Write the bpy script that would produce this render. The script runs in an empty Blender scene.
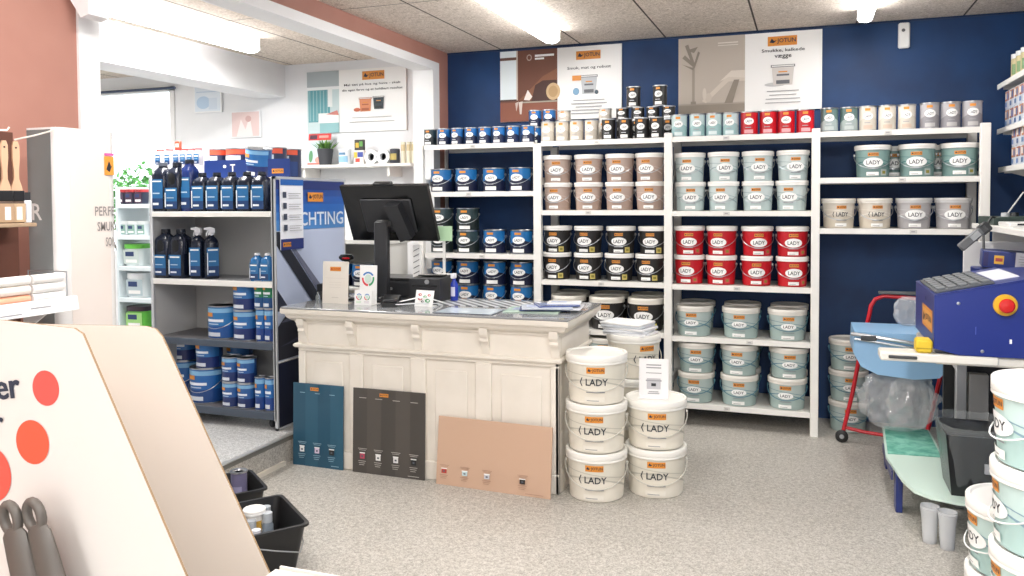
import bpy, math, random
from math import sin, cos, pi, radians, atan, tan, hypot
from mathutils import Vector, Matrix
random.seed(7)
col = bpy.context.scene.collection
sc = bpy.context.scene

# ------------------------------------------------------------------ materials
def lin(c):
    if isinstance(c, str):
        c = tuple(int(c[i:i+2], 16)/255 for i in (0, 2, 4))
    return tuple((x/12.92 if x <= .04045 else ((x+.055)/1.055)**2.4) for x in c)
_m = {}
def mat(col_, rough=.5, metal=0., emit=0., alpha=1., trans=0., coat=0., spec=.5):
    key = (col_, rough, metal, emit, alpha, trans, coat, spec)
    if key in _m: return _m[key]
    m = bpy.data.materials.new('mat_'+str(col_)); m.use_nodes = True
    b = m.node_tree.nodes['Principled BSDF']
    c = lin(col_)
    b.inputs['Base Color'].default_value = (*c, 1)
    b.inputs['Roughness'].default_value = rough
    b.inputs['Metallic'].default_value = metal
    b.inputs['Specular IOR Level'].default_value = spec
    if coat: b.inputs['Coat Weight'].default_value = coat
    if emit:
        b.inputs['Emission Color'].default_value = (*c, 1); b.inputs['Emission Strength'].default_value = emit
    if alpha < 1: b.inputs['Alpha'].default_value = alpha
    if trans: b.inputs['Transmission Weight'].default_value = trans; b.inputs['IOR'].default_value = 1.15
    _m[key] = m
    return m
def nodes_mat(name):
    m = bpy.data.materials.new(name); m.use_nodes = True
    nt = m.node_tree
    return m, nt, nt.nodes['Principled BSDF']
def N(nt, t, **kw):
    n = nt.nodes.new(t)
    for k, v in kw.items(): setattr(n, k, v)
    return n
def ramp(nt, stops):
    r = N(nt, 'ShaderNodeValToRGB'); e = r.color_ramp.elements
    e[0].position, e[0].color = stops[0][0], (*lin(stops[0][1]), 1)
    e[1].position, e[1].color = stops[-1][0], (*lin(stops[-1][1]), 1)
    for p, c in stops[1:-1]:
        q = e.new(p); q.color = (*lin(c), 1)
    return r

def floor_mat(name, stops, scale=200):
    m, nt, b = nodes_mat(name)
    tc = N(nt, 'ShaderNodeTexCoord'); v = N(nt, 'ShaderNodeTexVoronoi'); v.inputs['Scale'].default_value = scale
    n = N(nt, 'ShaderNodeTexNoise'); n.inputs['Scale'].default_value = 45; n.inputs['Detail'].default_value = 4
    n2 = N(nt, 'ShaderNodeTexNoise'); n2.inputs['Scale'].default_value = 1.3
    nt.links.new(tc.outputs['Object'], v.inputs['Vector']); nt.links.new(tc.outputs['Object'], n.inputs['Vector']); nt.links.new(tc.outputs['Object'], n2.inputs['Vector'])
    sep = N(nt, 'ShaderNodeSeparateColor'); nt.links.new(v.outputs['Color'], sep.inputs[0])
    a = N(nt, 'ShaderNodeMath', operation='MULTIPLY_ADD'); a.inputs[1].default_value = .55; nt.links.new(sep.outputs[0], a.inputs[0])
    a2 = N(nt, 'ShaderNodeMath', operation='MULTIPLY_ADD'); a2.inputs[1].default_value = .75; a2.inputs[2].default_value = -.15
    nt.links.new(n.outputs['Fac'], a2.inputs[0]); nt.links.new(a2.outputs[0], a.inputs[2])
    a3 = N(nt, 'ShaderNodeMath', operation='MULTIPLY_ADD'); a3.inputs[1].default_value = .25
    nt.links.new(n2.outputs['Fac'], a3.inputs[0]); nt.links.new(a.outputs[0], a3.inputs[2])
    r = ramp(nt, stops); nt.links.new(a3.outputs[0], r.inputs[0]); nt.links.new(r.outputs[0], b.inputs['Base Color'])
    b.inputs['Roughness'].default_value = .42
    return m
M_FLOOR = floor_mat('speckled_vinyl', [(.10, '77736d'), (.40, '9b978f'), (.62, 'afaaa2'), (.9, 'c9c5be')])
M_PLAT = floor_mat('grey_vinyl', [(.15, '8b8b8b'), (.45, 'a3a3a2'), (.62, 'b4b4b3'), (.85, 'd0d0cf')])

def ceil_mat():
    m, nt, b = nodes_mat('wood_wool_tiles')
    tc = N(nt, 'ShaderNodeTexCoord'); sx = N(nt, 'ShaderNodeSeparateXYZ'); nt.links.new(tc.outputs['Object'], sx.inputs[0])
    def joint(sock, off, per, w):
        a = N(nt, 'ShaderNodeMath', operation='SUBTRACT'); a.inputs[1].default_value = off; nt.links.new(sock, a.inputs[0])
        p = N(nt, 'ShaderNodeMath', operation='PINGPONG'); p.inputs[1].default_value = per/2; nt.links.new(a.outputs[0], p.inputs[0])
        l = N(nt, 'ShaderNodeMath', operation='LESS_THAN'); l.inputs[1].default_value = w; nt.links.new(p.outputs[0], l.inputs[0]); return l
    jx = joint(sx.outputs['X'], -2.237, .635, .006); jy = joint(sx.outputs['Y'], 4.37, 1.9, .004)
    mx = N(nt, 'ShaderNodeMath', operation='MAXIMUM'); nt.links.new(jx.outputs[0], mx.inputs[0]); nt.links.new(jy.outputs[0], mx.inputs[1])
    n = N(nt, 'ShaderNodeTexNoise'); n.inputs['Scale'].default_value = 34; n.inputs['Detail'].default_value = 6; n.inputs['Distortion'].default_value = 2.2
    n.inputs['Roughness'].default_value = .75
    nt.links.new(tc.outputs['Object'], n.inputs['Vector'])
    r = ramp(nt, [(.34, 'a59686'), (.46, 'd2c5b7'), (.56, 'eaded1'), (.70, 'fbf4ec')]); nt.links.new(n.outputs['Fac'], r.inputs[0])
    mix = N(nt, 'ShaderNodeMix', data_type='RGBA'); nt.links.new(mx.outputs[0], mix.inputs[0]); nt.links.new(r.outputs[0], mix.inputs[6])
    mix.inputs[7].default_value = (*lin('4a4038'), 1); nt.links.new(mix.outputs[2], b.inputs['Base Color'])
    bp = N(nt, 'ShaderNodeBump'); bp.inputs['Strength'].default_value = .2; bp.inputs['Distance'].default_value = .01
    nt.links.new(n.outputs['Fac'], bp.inputs['Height']); nt.links.new(bp.outputs[0], b.inputs['Normal'])
    b.inputs['Roughness'].default_value = .9
    return m
M_CEIL = ceil_mat()
def paint_mat(name, c1, c2, scale=3, rough=.6):
    m, nt, b = nodes_mat(name)
    tc = N(nt, 'ShaderNodeTexCoord'); n = N(nt, 'ShaderNodeTexNoise'); n.inputs['Scale'].default_value = scale; n.inputs['Detail'].default_value = 3
    nt.links.new(tc.outputs['Object'], n.inputs['Vector']); r = ramp(nt, [(.35, c1), (.65, c2)])
    nt.links.new(n.outputs['Fac'], r.inputs[0]); nt.links.new(r.outputs[0], b.inputs['Base Color']); b.inputs['Roughness'].default_value = rough
    return m
M_BLUE = paint_mat('blue_wall', '0a2f5a', '0e3c6e')
M_PINK = paint_mat('pink_wall', 'ad7a6c', 'b58374')
M_WHITE = paint_mat('white_wall', 'e6e8ea', 'ecedef')
M_TRIM = mat('eeeeee', .4)
M_COUNTER = paint_mat('counter_paint', 'e3dcd0', 'e9e2d7', 6, .4)
M_SHELF = mat('e9e7e2', .45)
M_SHELFD = mat('d8d6d0', .5)

def fabric_grad(name, c1, c2, z0, z1, noise=.0):
    m, nt, b = nodes_mat(name)
    tc = N(nt, 'ShaderNodeTexCoord'); sx = N(nt, 'ShaderNodeSeparateXYZ'); nt.links.new(tc.outputs['Object'], sx.inputs[0])
    mr = N(nt, 'ShaderNodeMapRange'); mr.inputs[1].default_value = z0; mr.inputs[2].default_value = z1
    nt.links.new(sx.outputs['Z'], mr.inputs[0]); r = ramp(nt, [(0, c1), (1, c2)]); nt.links.new(mr.outputs[0], r.inputs[0])
    nt.links.new(r.outputs[0], b.inputs['Base Color']); b.inputs['Roughness'].default_value = .4
    return m

# ------------------------------------------------------------------ mesh builder
class MB:
    def __init__(s): s.v = []; s.f = []; s.fm = []; s.sm = []; s.mats = []
    def mi(s, m):
        if m not in s.mats: s.mats.append(m)
        return s.mats.index(m)
    def add(s, vs, fs, m, smooth=False, T=None):
        o = len(s.v)
        s.v += [tuple(T @ Vector(v)) if T else tuple(v) for v in vs]
        k = s.mi(m)
        for f in fs: s.f.append(tuple(i+o for i in f)); s.fm.append(k); s.sm.append(smooth)
        return s
    def box(s, a, b, m, T=None, bev=0):
        x0, y0, z0 = a; x1, y1, z1 = b
        if x0 > x1: x0, x1 = x1, x0
        if y0 > y1: y0, y1 = y1, y0
        if z0 > z1: z0, z1 = z1, z0
        e = min(bev, (x1-x0)/2.2, (y1-y0)/2.2, (z1-z0)/2.2)
        if e > 0:
            prof = [(x0+e, y0), (x1-e, y0), (x1, y0+e), (x1, y1-e), (x1-e, y1), (x0+e, y1), (x0, y1-e), (x0, y0+e)]
            inn = [(x0+e, y0+e), (x1-e, y0+e), (x1-e, y0+e), (x1-e, y1-e), (x1-e, y1-e), (x0+e, y1-e), (x0+e, y1-e), (x0+e, y0+e)]
            vs = [(*p, z0) for p in inn]+[(*p, z0+e) for p in prof]+[(*p, z1-e) for p in prof]+[(*p, z1) for p in inn]
            fs = [tuple(range(7, -1, -1)), tuple(range(24, 32))]
            for r in range(3):
                for i in range(8): fs.append((r*8+i, r*8+(i+1) % 8, r*8+8+(i+1) % 8, r*8+8+i))
            return s.add(vs, fs, m, False, T)
        vs = [(x0, y0, z0), (x1, y0, z0), (x1, y1, z0), (x0, y1, z0), (x0, y0, z1), (x1, y0, z1), (x1, y1, z1), (x0, y1, z1)]
        fs = [(3, 2, 1, 0), (4, 5, 6, 7), (0, 1, 5, 4), (1, 2, 6, 5), (2, 3, 7, 6), (3, 0, 4, 7)]
        return s.add(vs, fs, m, False, T)
    def prism(s, poly, d0, d1, m, axis='y', T=None):
        """poly = 2D points; extruded along axis between d0 and d1 (axis y: poly is x,z; axis x: poly is y,z; axis z: x,y)"""
        def P(p, d):
            return (p[0], d, p[1]) if axis == 'y' else ((d, p[0], p[1]) if axis == 'x' else (p[0], p[1], d))
        n = len(poly); vs = [P(p, d0) for p in poly]+[P(p, d1) for p in poly]
        fs = [tuple(range(n)), tuple(range(2*n-1, n-1, -1))]+[(i, i+n, (i+1) % n+n, (i+1) % n) for i in range(n)]
        return s.add(vs, fs, m, False, T)
    def lathe(s, prof, m, seg=28, T=None, sq=0, smooth=True):
        """prof: (r,z) from bottom to top; sq>0 squares the section"""
        vs = []; fs = []; n = len(prof)
        for (r, z) in prof:
            for k in range(seg):
                a = 2*pi*k/seg; x, y = cos(a), sin(a)
                if sq:
                    q = (abs(x)**sq+abs(y)**sq)**(1/sq); x, y = x/q, y/q
                vs.append((r*x, r*y, z))
        for i in range(n-1):
            for k in range(seg):
                fs.append((i*seg+k, i*seg+(k+1) % seg, (i+1)*seg+(k+1) % seg, (i+1)*seg+k))
        if prof[0][0] > 1e-4: fs.append(tuple(range(seg-1, -1, -1)))
        if prof[-1][0] > 1e-4: fs.append(tuple((n-1)*seg+k for k in range(seg)))
        return s.add(vs, fs, m, smooth, T)
    def tube(s, pts, r, m, seg=6, T=None, closed=False):
        pts = [Vector(p) for p in pts]; n = len(pts); vs = []; fs = []
        up = Vector((0, 0, 1)); prev = None
        for i, p in enumerate(pts):
            a = pts[max(i-1, 0)] if not closed else pts[i-1]; b = pts[min(i+1, n-1)] if not closed else pts[(i+1) % n]
            t = (b-a).normalized()
            if prev is None:
                x = t.cross(up)
                if x.length < .05: x = t.cross(Vector((1, 0, 0)))
            else: x = prev-t*prev.dot(t)
            x.normalize(); prev = x; y = t.cross(x)
            rr = r[i] if isinstance(r, (list, tuple)) else r
            for k in range(seg):
                q = 2*pi*k/seg; vs.append(p+x*rr*cos(q)+y*rr*sin(q))
        for i in range(n-1 if not closed else n):
            j = (i+1) % n
            for k in range(seg): fs.append((i*seg+k, i*seg+(k+1) % seg, j*seg+(k+1) % seg, j*seg+k))
        if not closed: fs += [tuple(range(seg-1, -1, -1)), tuple((n-1)*seg+k for k in range(seg))]
        return s.add(vs, fs, m, True, T)
    def quad(s, a, b, c, d, m): return s.add([a, b, c, d], [(0, 1, 2, 3)], m)
    def mesh(s, name):
        me = bpy.data.meshes.new(name); me.from_pydata([tuple(v) for v in s.v], [], s.f)
        for m in s.mats: me.materials.append(m)
        me.polygons.foreach_set('material_index', s.fm); me.polygons.foreach_set('use_smooth', s.sm)
        me.update()
        try: me.set_sharp_from_angle(angle=radians(38))
        except Exception: pass
        return me
    def build(s, name, parent=None, loc=None, label=None, rot=None):
        o = bpy.data.objects.new(name, s.mesh(name)); col.objects.link(o)
        if parent: o.parent = parent
        if loc: o.location = loc
        if rot: o.rotation_euler = rot
        if label: o['label'] = label
        return o
def tag(o, label, cat, group=None, kind=None):
    if label: o['label'] = label
    if cat: o['category'] = cat
    if group: o['group'] = group
    if kind: o['kind'] = kind
    return o
def thing(name, label, cat, loc=(0, 0, 0), rz=0, group=None):
    o = bpy.data.objects.new(name, None); col.objects.link(o); o.location = loc; o.rotation_euler = (0, 0, rz); o.empty_display_size = .05
    return tag(o, label, cat, group)
def struct(name, mb, parent=None):
    o = mb.build(name, parent)
    if not parent: o['kind'] = 'structure'
    return o

# ------------------------------------------------------------------ flat art / lettering
_txt = {}
def text_mesh(t):
    if t in _txt: return _txt[t]
    cu = bpy.data.curves.new('lettering', 'FONT'); cu.body = t; cu.size = 1; cu.resolution_u = 2; cu.offset = .012
    ob = bpy.data.objects.new('lettering', cu)
    me = bpy.data.meshes.new_from_object(ob)
    vs = [(v.co.x, v.co.y) for v in me.vertices]; fs = [tuple(p.vertices) for p in me.polygons]
    bpy.data.objects.remove(ob); bpy.data.curves.remove(cu); bpy.data.meshes.remove(me)
    xs = [v[0] for v in vs]; ys = [v[1] for v in vs]
    _txt[t] = (vs, fs, min(xs), max(xs), min(ys), max(ys))
    return _txt[t]
class Art:
    """flat printed shapes laid on a surface; mp(u, v, lift) gives the point"""
    def __init__(s, mp, eps=.0005): s.mp = mp; s.mb = MB(); s.l = 1; s.eps = eps
    def strip(s, us, lo, hi, m):
        vs = []; k = s.l*s.eps; s.l += 1
        for u, a, b in zip(us, lo, hi): vs += [s.mp(u, a, k), s.mp(u, b, k)]
        s.mb.add(vs, [(2*i, 2*i+2, 2*i+3, 2*i+1) for i in range(len(us)-1)], m); return s
    def rect(s, u0, v0, u1, v1, m, n=1):
        us = [u0+(u1-u0)*i/n for i in range(n+1)]
        return s.strip(us, [v0]*(n+1), [v1]*(n+1), m)
    def ell(s, cu, cv, ru, rv, m, n=14, sk=0):
        us, lo, hi = [], [], []
        for i in range(n+1):
            a = -cos(pi*i/n); h = math.sqrt(max(0, 1-a*a)); us.append(cu+a*ru); lo.append(cv-h*rv+sk*a); hi.append(cv+h*rv+sk*a)
        return s.strip(us, lo, hi, m)
    def poly(s, pts, m):
        k = s.l*s.eps; s.l += 1
        s.mb.add([s.mp(u, v, k) for u, v in pts], [tuple(range(len(pts)))], m); return s
    def text(s, t, cu, cv, h, m, w=None, al='C', slant=0):
        vs, fs, x0, x1, y0, y1 = text_mesh(t); k = h/(y1-y0); kx = (w/(x1-x0)) if w else k
        off = {'C': -(x0+x1)/2, 'L': -x0, 'R': -x1}[al]; e = s.l*s.eps; s.l += 1
        s.mb.add([s.mp(cu+(x+off)*kx+slant*(y-y0)*k, cv+(y-(y0+y1)/2)*k, e) for x, y in vs], fs, m); return s
    def lines(s, cu, v0, w, n, dv, h, m, nn=1, jit=.3):
        rnd = random.Random(int(abs(v0)*1e4)+n)
        for i in range(n):
            ww = w*(1-jit*rnd.random()); s.rect(cu-ww/2, v0-i*dv, cu+ww/2, v0-i*dv+h, m, nn)
        return s
def planar(o, eu, ev):
    o = Vector(o); eu = Vector(eu); ev = Vector(ev); n = eu.cross(ev).normalized()
    return lambda u, v, k: o+eu*u+ev*v+n*k
def wrap(rb, rt, H, ang=0):
    def f(u, v, k):
        r = rb+(rt-rb)*v/H; a = u/r+ang
        return ((r+k)*sin(a), -(r+k)*cos(a), v)
    return f
WHITE = mat('f4f4f2', .4); INK = mat('23252b', .5); GREYINK = mat('9a9a9c', .5); ORANGE = mat('dd8f35', .45); NAVYINK = mat('232a40', .5)
def logo(a, cu, cv, w, ink=None):
    """the orange paint-maker's mark with its small bird and word"""
    h = w*.34; a.rect(cu-w/2, cv-h/2, cu+w/2, cv+h/2, ORANGE, 5); a.l += 1
    k = ink or NAVYINK
    a.poly([(cu-w*.44, cv-h*.12), (cu-w*.36, cv+h*.30), (cu-w*.28, cv+h*.02), (cu-w*.18, cv+h*.12), (cu-w*.30, cv-h*.20)], k)
    a.text('JOTUN', cu+w*.14, cv-.02*h, h*.58, k, w*.64)

# ------------------------------------------------------------------ placement helper (viewing angle -> point at depth Y)
YAW = 19.92
def xat(px, Y): return Y*tan(atan((px-512)/814.8)-radians(YAW))

ORD = ['leftmost', 'second from the left', 'third from the left', 'fourth from the left', 'fifth from the left', 'sixth from the left', 'seventh from the left', 'eighth from the left']
def ordn(i, n):
    if n == 1: return 'the only one'
    if i == n-1: return 'rightmost'
    if i == 0: return 'leftmost'
    if n == 3: return 'the middle one'
    if i == n-2 and n > 3: return 'second from the right'
    return ORD[i]

# ------------------------------------------------------------------ paint containers
PROTO = {}
def spawn(key, label, cat, loc, rz=0, group=None, name=None):
    nm, parts = PROTO[key]
    t = thing(name or nm, label, cat, loc, rz, group)
    for pn, me in parts:
        o = bpy.data.objects.new(pn, me); col.objects.link(o); o.parent = t
    return t
def handle_mb(R, ze, drop, m, r=.0026, grip=None, n=16, ear=True, hang=.006):
    mb = MB(); pts = []
    for i in range(n+1):
        a = -pi/2+pi*i/n; q = max(0, cos(a))
        pts.append(((R+hang)*sin(a), -(R+hang)*q-.0 if q > 0 else 0, ze-drop*q**.85))
    mb.tube(pts, r, m, 5)
    if ear:
        for s_ in (-1, 1):
            T = Matrix.Translation((s_*(R+.001), 0, ze)) @ Matrix.Rotation(s_*pi/2, 4, 'Y')
            mb.lathe([(.010, -.002), (.010, .004), (.006, .008), (0, .008)], m, 10, T)
    if grip:
        mb.tube(pts[n//2-2:n//2+3], r*2.4, grip, 6)
    return mb
M_WIRE = mat('b9bcc0', .3, .9); M_LIDW = mat('f2f0ec', .38); M_TIN = mat('b6b8bb', .28, .95)
def make_pail(key, D, H, body, lid, art, taper=.9, hmat=None, lidh=.030, drop=None, name='paint_pail', grip=None):
    rt = D/2-.006; rb = rt*taper
    b = MB(); b.lathe([(0, .004), (rb-.006, .004), (rb-.004, 0), (rb, .003), (rb+(rt-rb)*.5, H*.5), (rb+(rt-rb)*(H-lidh-.012)/H, H-lidh-.012), (rt, H-.008)], body, 36)
    l = MB(); l.lathe([(rt-.002, H-lidh), (rt+.005, H-lidh), (rt+.006, H-lidh+.003), (rt+.004, H-lidh+.010), (rt+.006, H-lidh+.013), (rt+.006, H-.004), (rt+.003, H), (rt-.008, H), (rt-.013, H-.007), (0, H-.007)], lid, 36)
    parts = [('body', b.mesh('body')), ('lid', l.mesh('lid'))]
    a = Art(wrap(rb, rt, H)); art(a, rt, H)
    parts.append(('label', a.mb.mesh('label')))
    parts.append(('handle', handle_mb(rt+.001, H*.70, (drop if drop is not None else H*.42), hmat or M_WIRE, grip=grip).mesh('handle')))
    PROTO[key] = (name, parts)
def make_tin(key, D, H, body, art, rim=M_TIN, handle=False, top=None, name='paint_tin'):
    r = D/2-.003
    b = MB(); b.lathe([(0, .002), (r-.004, .002), (r+.003, 0), (r+.003, .004), (r, .006), (r, H-.006), (r+.003, H-.004), (r+.003, H), (r-.006, H), (r-.008, H-.006)], body, 28)
    # rims
    b.lathe([(r-.002, .0), (r+.0035, .0), (r+.0035, .005), (r-.002, .005)], rim, 28); b.lathe([(r-.002, H-.006), (r+.0035, H-.006), (r+.0035, H+.0005), (r-.006, H+.0005), (r-.008, H-.006)], rim, 28)
    l = MB(); l.lathe([(0, H-.010), (r-.009, H-.010), (r-.0075, H-.004), (r-.013, H-.002), (r-.016, H-.006), (0, H-.006)], top or rim, 28)
    parts = [('body', b.mesh('body')), ('lid', l.mesh('lid'))]
    a = Art(wrap(r, r, H)); art(a, r, H); parts.append(('label', a.mb.mesh('label')))
    if handle: parts.append(('handle', handle_mb(r+.001, H*.72, H*.40, M_WIRE, .0022).mesh('handle')))
    PROTO[key] = (name, parts)

def art_lady(sheet=None, sheet2=None, sticker=None, oval=True, foot='f2f2ef', osz=1., swoosh=None, ink='2a2f38', lo=.02, top=.80):
    def f(a, r, H):
        W = r*pi
        if sheet: a.rect(-W*.42, H*lo, W*.42, H*top, mat(sheet, .45), 16)
        if sheet2: a.rect(-W*.42, H*lo, W*.42, H*.42, mat(sheet2, .45), 16)
        if swoosh:
            n = 16; us = [-W*.42+W*.84*i/n for i in range(n+1)]
            v = [H*(.30+.22*sin((i/n)*3.0+.3)) for i in range(n+1)]
            a.strip(us, [x-H*.025 for x in v], [x+H*.012*(1+sin(i)) for i, x in enumerate(v)], mat(swoosh, .45))
            v = [H*(.62-.20*(i/n)**2) for i in range(n+1)]
            a.strip(us, v, [x+H*.016 for x in v], mat(swoosh, .45))
        logo(a, 0, H*.71, r*.60)
        if oval:
            a.ell(0, H*.46, r*.56*osz, H*.15*osz, WHITE)
            a.text('LADY', 0, H*.46, H*.125*osz, mat(ink, .5), r*.74*osz)
        else:
            a.text('LADY', r*.04, H*.47, H*.14, mat(ink, .5), r*.72)
            a.poly([(-r*.46, H*.38), (-r*.43, H*.38), (-r*.49, H*.46), (-r*.43, H*.56), (-r*.46, H*.56), (-r*.53, H*.46)], mat(ink, .5))
        a.rect(-r*.30, H*.255, r*.30, H*.275, mat('8f9194' if sheet is None or sheet > '7' else 'c9cbd0', .5), 4)
        a.rect(-r*.36, H*.06, r*.30, H*.17, mat(foot, .5), 6)
        a.rect(-r*.28, H*.085, r*.10, H*.10, GREYINK, 3)
        if sticker: a.rect(r*.42, H*.06, r*.78, H*.25, mat(sticker, .5), 4); a.rect(r*.50, H*.11, r*.70, H*.20, mat('8c8434', .5), 2)
    return f
make_pail('tan', .205, .193, mat('b5a094', .45), M_LIDW, art_lady('b8a397', 'a89184', swoosh='cbb8ac'), hmat=M_WIRE)
make_pail('black', .205, .190, mat('262423', .4), M_LIDW, art_lady('252322', sticker='cdbb6a'), hmat=M_WIRE)
make_pail('red', .205, .193, mat('b81420', .4), M_LIDW, art_lady('bd1522', sticker='d0404a'), hmat=M_WIRE)
make_pail('mint', .205, .193, mat('c3cecd', .45), M_LIDW, art_lady('c8d3d2', 'b6c6c5', swoosh='8fa6ab'), hmat=M_WIRE)
make_pail('seagreen', .215, .200, mat('84a09d', .45), M_LIDW, art_lady('86a5a1', '728f8c', sticker='a9b3b2', swoosh='4f7f80'), hmat=M_WIRE)
make_pail('cream_s', .205, .186, mat('d9d2c5', .45), mat('e8e3da', .4), art_lady('d9d1c4', 'cfc6b6', oval=False, swoosh='e8e2d6'), hmat=M_WIRE)
make_pail('grey_s', .208, .186, mat('b5b3b4', .45), mat('c9c8c8', .4), art_lady('b7b5b6', 'a5a3a5', swoosh='cac8c9', osz=1.05), hmat=M_WIRE)
make_pail('mint_b', .245, .200, mat('b3c1be', .45), mat('e2ded6', .42), art_lady('b7c5c2', 'a4b6b2', swoosh='648997', osz=.72), hmat=mat('4f7f92', .4), lidh=.036, drop=.075, name='paint_bucket')
make_pail('black_b', .250, .225, mat('2a2827', .4), mat('e9e5da', .42), art_lady('2a2827', sticker='cfc85a'), hmat=M_WIRE, lidh=.040, drop=.09, name='paint_bucket')
make_pail('cream_b', .315, .245, mat('e9e3d6', .45), mat('f1efe8', .4), art_lady('ddd8ca', 'e8e2d4', oval=False, foot='ece7db', swoosh='c3bfb2'), hmat=mat('c9c6bc', .4), lidh=.044, drop=.10, name='paint_bucket')
def art_near(a, r, H):
    art_lady('bcd2ce', 'a9c6c2', swoosh='7f9cab', osz=.95)(a, r, H)
    W = r*1.35
    a.rect(W-.01, H*.04, W+r*1.0, H*.80, mat('aecbc6', .45), 8)
    a.ell(W+.035, H*.62, .020, .022, INK); a.ell(W+.035, H*.62, .013, .015, mat('aecbc6', .45))
    for i in range(7): a.rect(W+.02, H*(.50-i*.055), W+.13-.02*(i % 3), H*(.515-i*.055), mat('54706f', .5), 3)
make_pail('mint_near', .325, .245, mat('b3cdc8', .45), mat('f3f1ec', .38), art_near, hmat=mat('e8e8e6', .4), lidh=.048, drop=.10, name='paint_bucket')

def art_tin(sheet, sheet2=None, oval=True, foot='f0efec', ink='2a2f38', orange=True):
    def f(a, r, H):
        W = r*pi
        a.rect(-W*.46, H*.05, W*.46, H*.95, mat(sheet, .35), 16)
        if sheet2:
            n = 14; us = [-W*.46+W*.92*i/n for i in range(n+1)]
            a.strip(us, [H*.05]*(n+1), [H*(.42+.14*sin(i/n*3.6-.6)) for i in range(n+1)], mat(sheet2, .35))
        if orange: a.rect(-r*.35, H*.80, r*.25, H*.90, ORANGE, 3)
        if oval: a.ell(0, H*.58, r*.58, H*.15, WHITE); a.text('LADY', 0, H*.58, H*.11, mat(ink, .5), r*.72)
        a.rect(-r*.52, H*.07, r*.5, H*.22, mat(foot, .5), 5)
        a.rect(-r*.4, H*.30, r*.25, H*.33, mat('c8cad0' if sheet < '8' else '9a9a9c', .5), 3)
    return f
make_tin('t_navy', .100, .122, mat('16243f', .35), art_tin('2064a4', '16203f'))
make_tin('t_dark', .100, .122, mat('1c262b', .35), art_tin('26383f', '171f23'))
make_tin('t_cream', .100, .140, mat('cfc7ba', .4), art_tin('cfc7ba', 'bbb2a5', foot='e3e0da'))
make_tin('t_cream_s', .094, .088, mat('cfc7ba', .4), art_tin('cfc7ba', 'bbb2a5', foot='e3e0da'))
make_tin('t_black', .100, .142, mat('242322', .35), art_tin('2a2826', '1f1e1d'))
make_tin('t_black_s', .094, .085, mat('242322', .35), art_tin('2a2826', None))
make_tin('t_mint', .108, .148, mat('b4cfd0', .4), art_tin('bdcfcf', '94b5b7', foot='d0dcdc'))
make_tin('t_red', .112, .150, mat('b81420', .35), art_tin('bb1421', None, foot='d9a0a4'))
make_tin('t_sea', .108, .150, mat('60706f', .4), art_tin('5b7472', '9aa6a5', foot='b3bcbb'))
make_tin('t_ivory', .105, .152, mat('d9d3c8', .4), art_tin('d9d3c8', 'cac3b7', foot='c8b3a2'))
make_tin('t_grey', .112, .156, mat('aaa8ab', .4), art_tin('aaa8ac', '8a888d', foot='b9b7b7'))
make_tin('k_navy', .172, .172, mat('151f3a', .35), art_tin('1b6aa8', '141b38'), handle=True)
make_tin('k_dark', .172, .165, mat('22302f', .35), art_tin('34474a', '1d2727'), handle=True)

def row(key, pxs, Y, z, noun, where, cat, group, jit=.10, rot0=0., tail=''):
    n = len(pxs)
    for i, px in enumerate(pxs):
        spawn(key, (noun+' '+ordn(i, n)+' '+where+tail).strip(), cat, (xat(px, Y)+random.uniform(-.003, .003), Y, z), rot0+random.uniform(-jit, jit), group)

# ================================================================== the room
CZ = 2.678; YW = 5.95; PX = -2.69; PZ = .155
fl = MB(); fl.box((-2.82, -1.6, -.1), (1.7, YW+.1, 0), M_FLOOR); struct('floor', fl)
pf = MB(); pf.box((-7.4, 1.0, -.1), (-2.82, YW+.1, PZ), M_PLAT)
pf.box((-2.832, 2.53, PZ), (-2.80, 5.665, PZ+.004), mat('c9c9c4', .3, .6)); pf.box((-2.819, 2.53, PZ-.03), (-2.812, 5.665, PZ-.002), mat('77756f', .5))
struct('floor_raised_level', pf)
rb_ = MB(); rb_.box((-2.8195, 2.53, 0), (-2.815, 5.9, PZ-.03), M_FLOOR); struct('trim_1', rb_)
sk = MB(); sk.box((-2.8149, 2.53, 0), (-2.795, 3.90, .022), mat('dfd8ca', .5)); struct('baseboard_left', sk)
ce = MB(); ce.box((-7.4, -1.6, CZ), (1.7, YW+.1, CZ+.1), M_CEIL); struct('ceiling', ce)
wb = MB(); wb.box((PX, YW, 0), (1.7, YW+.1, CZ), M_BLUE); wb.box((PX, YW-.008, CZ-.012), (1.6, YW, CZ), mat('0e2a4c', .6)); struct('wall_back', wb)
wr = MB(); wr.box((1.6, -1.6, 0), (1.7, YW, CZ), M_BLUE); struct('wall_right', wr)
# partition with the wide opening
wp = MB()
wp.box((PX-.15, -1.6, 0), (PX, 2.53, CZ), M_PINK)
wp.box((PX-.15, 2.53, 2.54), (PX, 5.665, CZ), M_PINK)
wp.box((PX-.15, 5.665, 0), (PX, YW, CZ), M_PINK)
struct('wall_left', wp)
cs = MB()
cs.box((PX-.16, 2.44, PZ), (PX+.012, 2.54, 2.57), M_TRIM)
cs.box((PX-.16, 5.655, PZ), (PX+.012, 5.765, 2.57), M_TRIM)
cs.box((PX-.16, 2.54, 2.51), (PX+.012, 5.655, 2.57), M_TRIM)
struct('trim_2', cs)
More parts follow.
